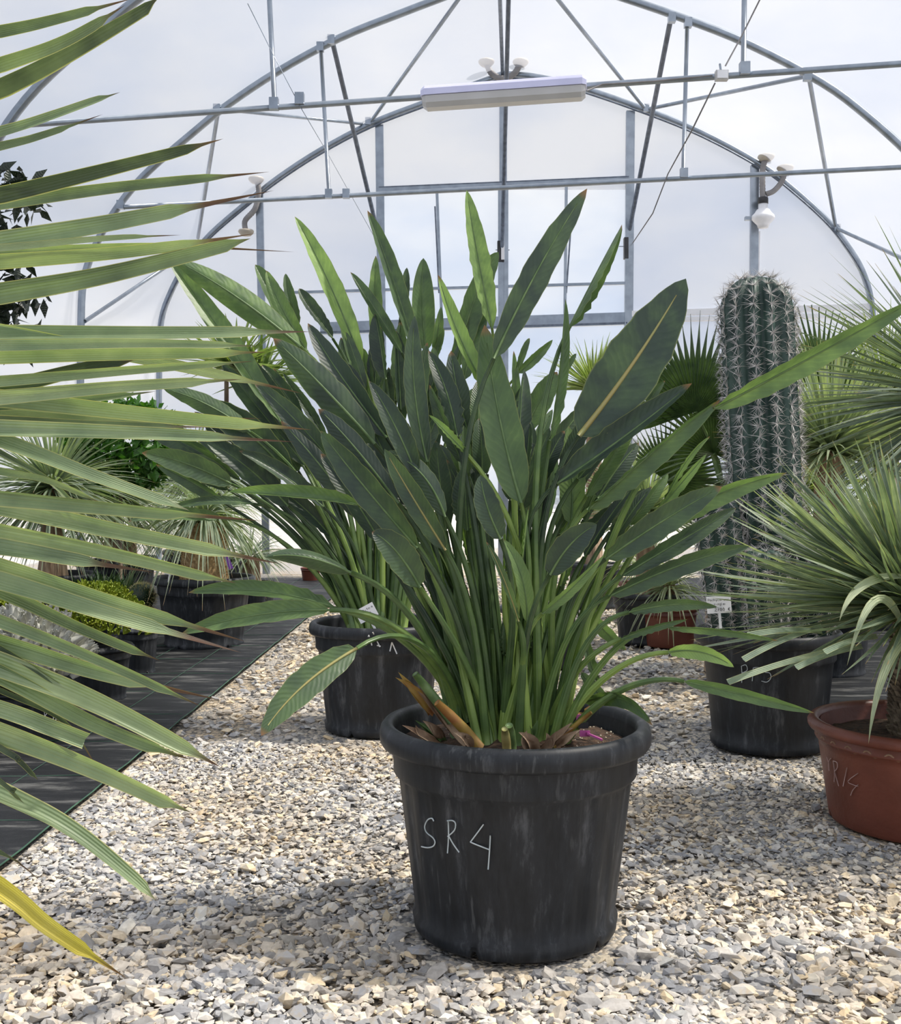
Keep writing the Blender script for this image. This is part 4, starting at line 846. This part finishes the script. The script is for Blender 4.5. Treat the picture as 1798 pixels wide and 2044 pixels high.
# ------------------------------------------------------------------ cactus in the PP3 pot
C1 = px(1532, 0, 4.58); C1.z = 0
ca = empty('columnar_cactus', C1, 'tall ribbed cactus with grey spines in the plain black pot marked PP3', 'potted plant')
def cb(pts): return [(1300+a/3.61, 950+b/3.61) for a, b in pts]
pot(ca, C1, .300, .232, .478, ribs=1, marks=[cb([(648, 1370), (652, 1430), (650, 1490)]), cb([(648, 1370), (680, 1362), (690, 1400), (652, 1420)]), cb([(732, 1385), (730, 1430), (726, 1478)]), cb([(732, 1385), (772, 1378), (772, 1410), (732, 1425)]), cb([(800, 1380), (840, 1378), (815, 1412), (852, 1420), (860, 1455), (832, 1485), (792, 1478)])], notch=False, markr=.0016)
def column(parent, c, H, R, lean, ribs=13, name='stem', spn=16, step=.042, slen=.052):
    def cen(z): return Vector((c[0]+lean[0]*z, c[1]+lean[1]*z, c[2]+z))
    def rad(z):
        u = z/H; return R*(.86+.14*math.sin(min(1, u*1.5)*1.57))*(1 if u < .9 else math.sqrt(max(.0, 1-((u-.9)/.1)**2))*.999+.001)
    V = []; nz_ = 60; na = ribs*6
    for i in range(nz_+1):
        z = H*(i/nz_)**.85 if i < nz_ else H
        cc = cen(z); r = rad(z)
        for j in range(na):
            a = 2*math.pi*j/na; k = abs(math.cos(a*ribs/2)); rr = r*(.72+.28*k**.8); V.append(cc+Vector((rr*math.cos(a), rr*math.sin(a), 0)))
    Fc = [(i*na+j, i*na+(j+1) % na, (i+1)*na+(j+1) % na, (i+1)*na+j) for i in range(nz_) for j in range(na)]
    st = put(name, mesh(name, V, Fc, M_['cactus']), parent)
    P = []; Q = []
    for k in range(ribs):
        a = 2*math.pi*k/ribs; z = step*.4+random.uniform(0, step)
        while z < H*.995:
            r = rad(z); cc = cen(z); u = z/H; o = Vector((math.cos(a), math.sin(a), 0))
            if u > .9: o = (o*(1-(u-.9)/.1)+Vector((0, 0, (u-.9)/.1))).normalized()
            p = cc+Vector((math.cos(a), math.sin(a), 0))*r; t = Vector((-math.sin(a), math.cos(a), 0)); up = o.cross(t)
            for s in range(spn):
                q = random.uniform(0, 6.28); d = (o*random.uniform(.25, .9)+t*math.cos(q)+up*math.sin(q)).normalized(); P.append(p); Q.append(d*slen*random.uniform(.55, 1.15))
            z += step*random.uniform(.85, 1.1)
    P = np.array([tuple(v) for v in P]); Q = np.array([tuple(v) for v in Q]); s = .0015
    a = np.cross(Q, [0.3, .2, 1]); a /= np.linalg.norm(a, axis=1, keepdims=True); b = np.cross(Q, a); b /= np.linalg.norm(b, axis=1, keepdims=True)
    Vs = np.stack([P+a*s, P-a*s*.5+b*s*.87, P-a*s*.5-b*s*.87, P+Q], 1).reshape(-1, 3)
    Fs = (np.array([(0, 1, 3), (1, 2, 3), (2, 0, 3)])[None]+(np.arange(len(P))*4)[:, None, None]).reshape(-1, 3)
    so = put('spines', mesh('spines', Vs, Fs, M_['spine'], smooth=False), st); so['kind'] = 'stuff'
    return st
top = px(1507, 550, 4.6); bot = Vector((C1.x+.02, C1.y, .42)); H_ = top.z-bot.z
column(ca, bot, H_, .150, ((top.x-bot.x)/H_, (top.y-bot.y)/H_), 13, step=.042, slen=.058)
column(ca, Vector((C1.x-.16, C1.y-.06, .42)), .62, .095, (-.12, 0), 11, step=.036, slen=.04)
column(ca, Vector((C1.x-.05, C1.y-.17, .42)), .40, .085, (-.05, -.05), 11, step=.036, slen=.04)
column(ca, Vector((C1.x+.17, C1.y-.05, .42)), .48, .085, (.05, 0), 11, step=.036, slen=.04)
e, c, R = card('price_card', px(1436, 1224, 4.28), .095, .066, -.05, .06, 'white price card reading 2700 € in the PP3 cactus pot', M_['paper'])
words(e, c, R, 'Pachycereus', -.042, .048, .0095, .0007, M_['ink']); words(e, c, R, 'pringlei', -.025, .032, .0085, .0007, M_['ink']); words(e, c, R, '2700 €', -.018, .008, .013, .0009, M_['ink'])

# ------------------------------------------------------------------ fan palms and yuccas on the right and behind
def fan(parent, c, R_, a0, a1, n, mat, tone, face=(0, -1, 0), fuse=.55, droop=.0, cup=.03, name='leaf', flat=1.0):
    f = Vector(face).normalized(); rt = Vector((0, 0, 1)).cross(f)*-1; rt.normalize(); up = f.cross(rt)*-1
    if up.z < 0: up = -up
    V = [Vector(c)]; uv = [(.5, 0)]; Fc = []; da = (a1-a0)/n
    for i in range(n):
        a = a0+da*(i+.5); rl = R_*(1-.18*abs((i+.5)/n-.5)*2)*random.uniform(.95, 1.04)
        def pt(an, r, lift): 
            q = Vector(c)+(rt*math.cos(an)+up*math.sin(an)*flat)*r+f*(cup*r*r/R_+lift); q.z -= droop*R_*(r/R_)**2.5; return q
        b = len(V); h = da*.5
        rows = [(.3, 1.0), (fuse, 1.0), (fuse+.15*(1-fuse)*3, .42), (.88, .14), (1.0, 0.02)]
        for (u, ww) in rows:
            hw = h*ww/(1 if u <= fuse else u/fuse)
            for s in (-1, 0, 1): V.append(pt(a+s*hw, rl*u, (.010 if s == 0 else 0)*R_*3)); uv.append((s*.5+.5, u))
        Fc += [(0, b, b+1), (0, b+1, b+2)]+[(b+r*3+j, b+r*3+j+1, b+(r+1)*3+j+1, b+(r+1)*3+j) for r in range(4) for j in range(2)]
    o = put(name, mesh(name, V, Fc, mat, uv, smooth=False), parent); o['tone'] = tone; o['tip_start'] = 1.5; return o
def petiole(parent, a, b, r, mat='strel_rib_green', sag=.05):
    A, B = Vector(a), Vector(b); tube('petiole', [A, A.lerp(B, .5)+Vector((0, 0, sag)), B], [r*1.4, r, r*.8], M_[mat], parent, 7)
W1 = px(1440, 0, 6.4); W1.z = 0
wp = empty('fan_palm', W1, 'green fan palm with a brown fibrous trunk behind the tall cactus', 'palm')
tube('trunk', [W1, W1+Vector((0, 0, .5)), W1+Vector((.0, 0, 1.05))], [.10, .09, .07], M_['fibre'], wp, 14)
rosette('trunk_fibre', wp, W1+Vector((0, 0, .95)), 120, .16, .02, M_['fibre'], -.3, .8, .1)
hc = W1+Vector((0, 0, 1.08))
for (hx, hy, hd, R_, a0, a1, tn, fc, dr) in ((1388,822,6.2,.58,-.35,3.5,.25,(-.1,-1,.1),.0), (1425,905,6.3,.50,-.5,3.6,.35,(.3,-1,.0),.06), (1560,870,6.6,.55,-.9,3.0,.30,(.2,-1,.2),.0), (1640,760,6.8,.5,-.4,3.4,.35,(.1,-1,.3),.0), (1330,960,6.5,.45,.6,4.2,.4,(-.4,-1,.1),.06)):
    P = px(hx, hy, hd); fan(wp, P, R_, a0, a1, 40, M_['washi'], tn, fc, .55, dr); petiole(wp, hc, P, .012)
def simple_plant(name, label, cat, cx, d, trunkz, r, L_, n, wd, mat, tone, potR=.2, potH=.3, style='black', zmin=-.5, droop=.15, trunkmat='fibre', headpx=None, group=None, up=0.):
    c = px(cx, 0, d); c.z = 0; e = empty(name, c, label, cat, group)
    pot(e, c, potR, potR*.78, potH, style=style, seg=64, notch=False)
    if trunkz > potH: tube('trunk', [c+Vector((0, 0, potH*.8)), c+Vector((0, 0, (potH+trunkz)/2)), c+Vector((0, 0, trunkz))], [r*1.15, r, r*.9], M_[trunkmat], e, 14)
    rosette('foliage', e, c+Vector((0, 0, max(trunkz, potH-.03))), n, L_, wd, mat, zmin, .97, droop, tone=tone, up=up)
    return e
def zat(y, d): return CAMH-(y-YH)/F*d
simple_plant('blue_yucca', 'pale yucca in the gap behind the large plant, toward the doorway', 'potted plant', 1290, 7.6, zat(1020, 7.6), .07, .62, 330, .02, M_['yucca'], .72, .25, .35, zmin=-.4)
simple_plant('blue_yucca', 'small yucca against the film beside the doorway', 'potted plant', 1185, 9.8, zat(780, 9.8), .07, .55, 200, .022, M_['washi'], .85, .25, .4, zmin=0.1, headpx=1)
simple_plant('blue_yucca', 'yellow-green yucca between the tall cactus and the terracotta pot', 'potted plant', 1655, 6.3, zat(900, 6.3), .09, .72, 560, .022, M_['yucca'], .75, .25, .38, zmin=-.3)
simple_plant('blue_yucca', 'tall yucca whose dark leaves enter over the terracotta pot', 'potted plant', 1925, 4.9, zat(800, 4.9), .09, .88, 420, .024, M_['yucca'], .35, .3, .45, zmin=-.75, droop=.12)
simple_plant('blue_yucca', 'yucca farthest back near the film beyond the tall cactus', 'potted plant', 1770, 8.4, zat(800, 8.4), .09, .85, 460, .025, M_['washi'], .80, .3, .45, zmin=-.5)
simple_plant('blue_yucca', 'light green yucca low behind the PP3 pot', 'potted plant', 1590, 7.4, zat(985, 7.4), .09, .6, 380, .022, M_['washi'], .9, .3, .35, zmin=-.3)
# red pots behind on the path
for (cx, yb, d, R_, H_, lab, leaf) in ((1345, 1295, 7.0, .20, .27, 'brick red pot on the gravel just behind the PP3 pot', 'yucca'), (1295, 1240, 8.6, .22, .30, 'brick red pot with drooping straw leaves on the far gravel', 'yucca')):
    c = gnd(cx, yb); c.y += R_*.8; e = empty('drooping_yucca', c, 'small drooping yucca in a '+lab, 'potted plant'); pot(e, c, R_, R_*.8, H_, style='terra', seg=64, notch=False)
    rosette('foliage', e, c+Vector((0, 0, H_+.12)), 130, .42, .014, M_['yucca'], -.3, .9, .75, tone=.8); tube('trunk', [c+Vector((0, 0, H_*.8)), c+Vector((0, 0, H_+.14))], [.05, .04], M_['fibre'], e, 10)
# ------------------------------------------------------------------ left bed
BE = px(408, 0, 7.45); BE.z = 0
be = empty('ponytail_tree', BE, 'stout plant with golden scaly trunk in a big black pot on the ground sheet', 'potted plant')
pot(be, BE, .342, .262, .47, seg=128)
m = scaly_trunk(be, BE+Vector((0, 0, .40)), .42, .165, .13, noisy('golden_bark', (.30, .19, .09), (.5, .34, .17), 30, .8), 26, 22, size=.026, tilt=.35); s_ = m.build('bark_scale', noisy('golden_scales', (.34, .22, .11), (.72, .54, .30), 40, .75), be, False); s_['kind'] = 'stuff'
rosette('foliage', be, BE+Vector((0, 0, .86)), 300, .55, .020, M_['yucca'], -.15, .9, .9, tone=.55)
tg = empty('purple_tag', px(452, 1132, 7.2), 'purple plastic tag stuck beside the golden scaly trunk', 'tag'); MB().box(px(455, 1120, 7.2), (.014, .002, .055), Matrix.Rotation(-.4, 3, 'Y')).build('tag_strip', M_['purple'], tg, False)
e, c, R = card('plant_card', px(338, 1147, 7.16), .07, .06, .1, .05, 'white card at the rim of the golden-trunk plant pot', M_['paper'])
def trunkpalm(cx, d, lab, hz, rz):
    c = px(cx, 0, d); c.z = 0; e = empty('blue_yucca', c, lab, 'potted plant'); pot(e, c, .34, .28, .44, seg=64, notch=False)
    tube('trunk', [c+Vector((0, 0, .36)), c+Vector((0, 0, .6)), c+Vector((0, 0, hz))], [.12, .085, .08], M_['fibre'], e, 14)
    rosette('foliage', e, c+Vector((0, 0, hz)), 560, rz, .020, M_['yucca'], -.75, .95, .35, tone=.55)
trunkpalm(105, 8.1, 'blue yucca on a brown fibrous trunk, nearest the side film', zat(975, 8.1), .72)
trunkpalm(228, 9.6, 'blue yucca on a fibrous trunk behind the round-crowned shrub', zat(990, 9.6), .72)
trunkpalm(392, 11.2, 'blue yucca with a wide head behind the golden-trunk plant', zat(940, 11.2), .75)
def leafball(name, parent, c, R3, n, s, mat, tone, elong=1.6):
    P = rng.normal(0, 1, (n, 3)); P /= np.linalg.norm(P, axis=1, keepdims=True); P *= (rng.uniform(.45, 1, n)**.5)[:, None]; P = P*np.array(R3)+np.array(c)
    d = rng.normal(0, 1, (n, 3)); d[:, 2] -= .2; d /= np.linalg.norm(d, axis=1, keepdims=True); u = np.cross(d, rng.normal(0, 1, (n, 3))); u /= np.linalg.norm(u, axis=1, keepdims=True); w_ = np.cross(d, u)
    sz = (s*rng.uniform(.7, 1.2, n))[:, None]; L_ = sz*elong
    V = np.stack([P, P+d*L_*.45+u*sz*.5+w_*sz*.12, P+d*L_, P+d*L_*.45-u*sz*.5+w_*sz*.12, P+d*L_*.5], 1).reshape(-1, 3)
    U = np.tile(np.array([(.5, 0), (1, .5), (.5, 1), (0, .5), (.5, .5)]), (n, 1))
    Fa = (np.array([(0, 1, 4), (1, 2, 4), (2, 3, 4), (3, 0, 4)])[None]+(np.arange(n)*5)[:, None, None]).reshape(-1, 3)
    o = put(name, mesh(name, V, Fa, mat, U, smooth=False), parent); o['tone'] = tone; o['kind'] = 'stuff'; o['tip_start'] = 2.; return o
c = px(242, 0, 8.8); c.z = 0; e = empty('clipped_shrub', c, 'round-crowned glossy green shrub on a thin bare stem', 'potted plant'); pot(e, c, .17, .13, .25, seg=64, notch=False)
tube('stem', [c+Vector((0, 0, .2)), c+Vector((-.01, 0, .6)), c+Vector((0, 0, zat(900, 8.8)))], [.018, .016, .015], M_['bark'], e, 8)
leafball('foliage', e, (c.x+.02, c.y, zat(890, 8.8)), (.50, .40, .38), 2600, .055, M_['shrub'], .42)
c = px(-60, 0, 6.0); c.z = 0; e = empty('dark_tree', c, 'dark-leaved tree at the edge behind the palm segments', 'tree')
pot(e, c, .3, .24, .4, seg=64, notch=False)
tube('trunk', [c+Vector((0, 0, .33)), c+Vector((.02, 0, 1.2)), c+Vector((.05, 0, 2.4))], [.03, .025, .012], M_['bark'], e, 8)
for k in range(9):
    y = 380+k*38; z = zat(y, 6.0); tipx = c.x+.05+random.uniform(.12, .36); tube('branch', [c+Vector((.03, 0, z-.1)), Vector((c.x+.15, c.y-.05, z-.02)), Vector((tipx, c.y-.1, z+.05))], [.008, .006, .003], M_['darkshrub'], e, 5)
    leafball('foliage', e, (tipx-.07, c.y-.08, z+.02), (.15, .12, .07), 46, .045, M_['darkshrub'], .2, 2.4)
def lumps(parent, c, R3, n, s, mat, tone, name, elong):
    return leafball(name, parent, c, R3, n, s, mat, tone, elong)
def fingerbush(cx, yb, d, R_, H_, lab, rad3, mat='crass', n=420, L_=.05, wd=.014, name='jade_bush'):
    c = px(cx, 0, d); c.z = 0; e = empty(name, c, lab, 'potted plant'); pot(e, c, R_, R_*.78, H_, seg=96)
    V = []; Fc = []; uv = []
    m = MB()
    for k in range(n):
        a = random.uniform(0, 6.28); q = math.sqrt(random.random()); z = math.sqrt(max(0, 1-q*q*.9))
        p = c+Vector((rad3[0]*q*math.cos(a), rad3[0]*q*math.sin(a), H_-.04+rad3[1]*z*random.uniform(.75, 1)))
        for j in range(3 if mat == 'crass' else 2):
            dv = Vector((q*math.cos(a)*.7+random.uniform(-.6, .6), q*math.sin(a)*.7+random.uniform(-.6, .6), random.uniform(.3, 1.1))).normalized(); Vt, Ft = tube_geo([p, p+dv*L_*.5, p+dv*L_], [wd*.3, wd*.5, wd*(.3 if mat == 'crass' else .08)], 5); m.add(Vt, Ft, [(0.5, i/3) for i in (0,)*5+(1,)*5+(2,)*5])
    o = m.build('foliage', M_[mat], e); o['tone'] = .72; o['kind'] = 'stuff'; o['tip_start'] = 2.; return e
fingerbush(192, 0, 5.5, .185, .285, 'yellow-green finger-leaved jade bush in a black pot, nearer the gravel', (.24, .33), n=620)
fingerbush(-2, 0, 6.3, .18, .27, 'yellow-green finger-leaved jade bush half hidden at the edge', (.22, .30), n=520)
fingerbush(50, 0, 4.65, .215, .236, 'silver felt-leaved plant in the black pot marked KTM', (.23, .31), 'silver', 420, .10, .038, 'silver_plant')
# KTM marking as its own strokes on that pot
kp = [o for o in bpy.data.objects if o.name.startswith('silver_plant')][0]; kc = kp.location
kb_ = [o for o in kp.children if o.name.startswith('pot')][0]
def kt(pts): return [(a/2.9, 1000+b/2.9) for a, b in pts]
for st in (kt([(256, 1218), (262, 1270)]), kt([(282, 1215), (260, 1245), (280, 1270)]), kt([(298, 1222), (332, 1222)]), kt([(314, 1222), (306, 1272)]), kt([(322, 1272), (330, 1225), (336, 1248), (346, 1222), (344, 1272)])):
    P = []
    for (x, y) in st:
        dv = Vector(((x-899)/F, 1, -(y-YH)/F)); lo, hi = kc.y-.25, kc.y
        for _ in range(24):
            md = (lo+hi)/2; q = CAM+dv*md; r = .168+(.201-.168)*q.z/.236+.004
            if (q.x-kc.x)**2+(q.y-kc.y)**2 < r*r: hi = md
            else: lo = md
        P.append(CAM+dv*lo)
    MB().tube(P, .0016, 4).build('marking', M_['paper'], kb_)
c = px(274, 0, 6.3); c.z = 0; e = empty('black_pot', c, 'small black pot of soil with a white card beside the jade bush', 'pot'); pot(e, c, .125, .10, .27, seg=96)
e2, c2, R = card('plant_card', px(268, 1262, 6.2), .045, .05, .3, .05, 'small white card in the black pot beside the jade bush', M_['paper'])
c = px(215, 0, 8.0); c.z = 0; e = empty('aloe', c, 'dark spiky aloe clump in a black pot on the ground sheet', 'potted plant'); pot(e, c, .3, .24, .28, seg=64)
for (x, y, t) in ((0, 0, .3), (-.14, -.1, .2), (.15, -.08, .35), (.02, -.18, .45)): rosette('rosette', e, c+Vector((x, y, .27)), 70, .20, .03, M_['aloe'], .0, .95, -.1, tone=t, kind=None)
c = px(283, 0, 7.6); c.z = 0; e = empty('barrel_cactus', c, 'golden round barrel cactus in a small terracotta pot', 'potted plant'); pot(e, c, .10, .08, .24, style='terra', seg=64, notch=False)
V, Fc = lathe_geo([(.001, -.09), (.06, -.075), (.09, -.02), (.095, .02), (.075, .065), (.04, .09), (.001, .095)], 40, c+Vector((0, 0, .31)), lambda r, z, a: (r*(.93+.07*math.cos(a*20)), z)); MB().add(V, Fc).build('body', M_['aloe'], e)
rosette('spines', e, c+Vector((0, 0, .31)), 900, .03, .0025, M_['gold_spine'], -.7, .98, 0, core=.09)
# spiky yucca tops between the two big plants and the film
c = px(452, 0, 12.3); c.z = 0; e = empty('spiky_yucca', c, 'bright spiky yucca rising behind the second bird of paradise plant', 'potted plant'); pot(e, c, .2, .16, .3, seg=64)
tube('trunk', [c+Vector((0, 0, .24)), c+Vector((0, 0, zat(740, 12.3)))], [.03, .025], M_['bark'], e, 8)
rosette('foliage', e, c+Vector((.1, 0, zat(735, 12.3))), 100, .75, .06, M_['washi'], -.1, .98, .1, tone=.8)
rosette('foliage', e, c+Vector((.35, .1, zat(760, 12.3))), 80, .62, .06, M_['washi'], -.1, .98, .1, tone=.6)
# more black pots on the far left sheet
for (cx, d, R_, H_, lab) in ((500, 9.0, .22, .3, 'black pot with brown trunk stub behind the golden-trunk plant'), (255, 9.8, .26, .46, 'square-shouldered black pot behind the shrub stem')):
    c = px(cx, 0, d); c.z = 0; e = empty('black_pot', c, lab, 'pot'); pot(e, c, R_, R_*.8, H_, seg=64); tube('trunk', [c+Vector((0, 0, H_*.8)), c+Vector((0, 0, H_+.2))], [.09, .07], M_['fibre'], e, 10)
    rosette('foliage', e, c+Vector((0, 0, H_+.2)), 90, .34, .02, M_['yucca'], -.2, .9, .5, tone=.3)
for (x, y) in ((620, 1152), (665, 1148)):
    c = gnd(x, y+8); e = empty('small_red_pot', c, 'small round terracotta pot far back on the gravel, '+('nearer the ground sheet' if x < 640 else 'nearer the second plant'), 'pot'); pot(e, c, .12, .09, .16, style='terra', seg=48, notch=False)

GROUPS = {'blue_yucca': 'potted yuccas around the greenhouse', 'bird_of_paradise_plant': 'bird of paradise plants in black pots', 'plant_card': 'white cards in the pots', 'air_hose': 'corrugated air hoses on the frame',
          'jade_bush': 'finger-leaved jade bushes', 'drooping_yucca': 'drooping yuccas in red pots', 'small_red_pot': 'small terracotta pots far back', 'black_pot': 'black pots on the ground sheet', 'ground_sheet': 'black ground sheets', 'cable': 'cables along the frame', 'fan_palm': 'fan palms'}
for o in list(S.objects):
    if o.parent is None and o.get('category'):
        g_ = GROUPS.get(o.name.split('.')[0])
        if g_: o['group'] = g_
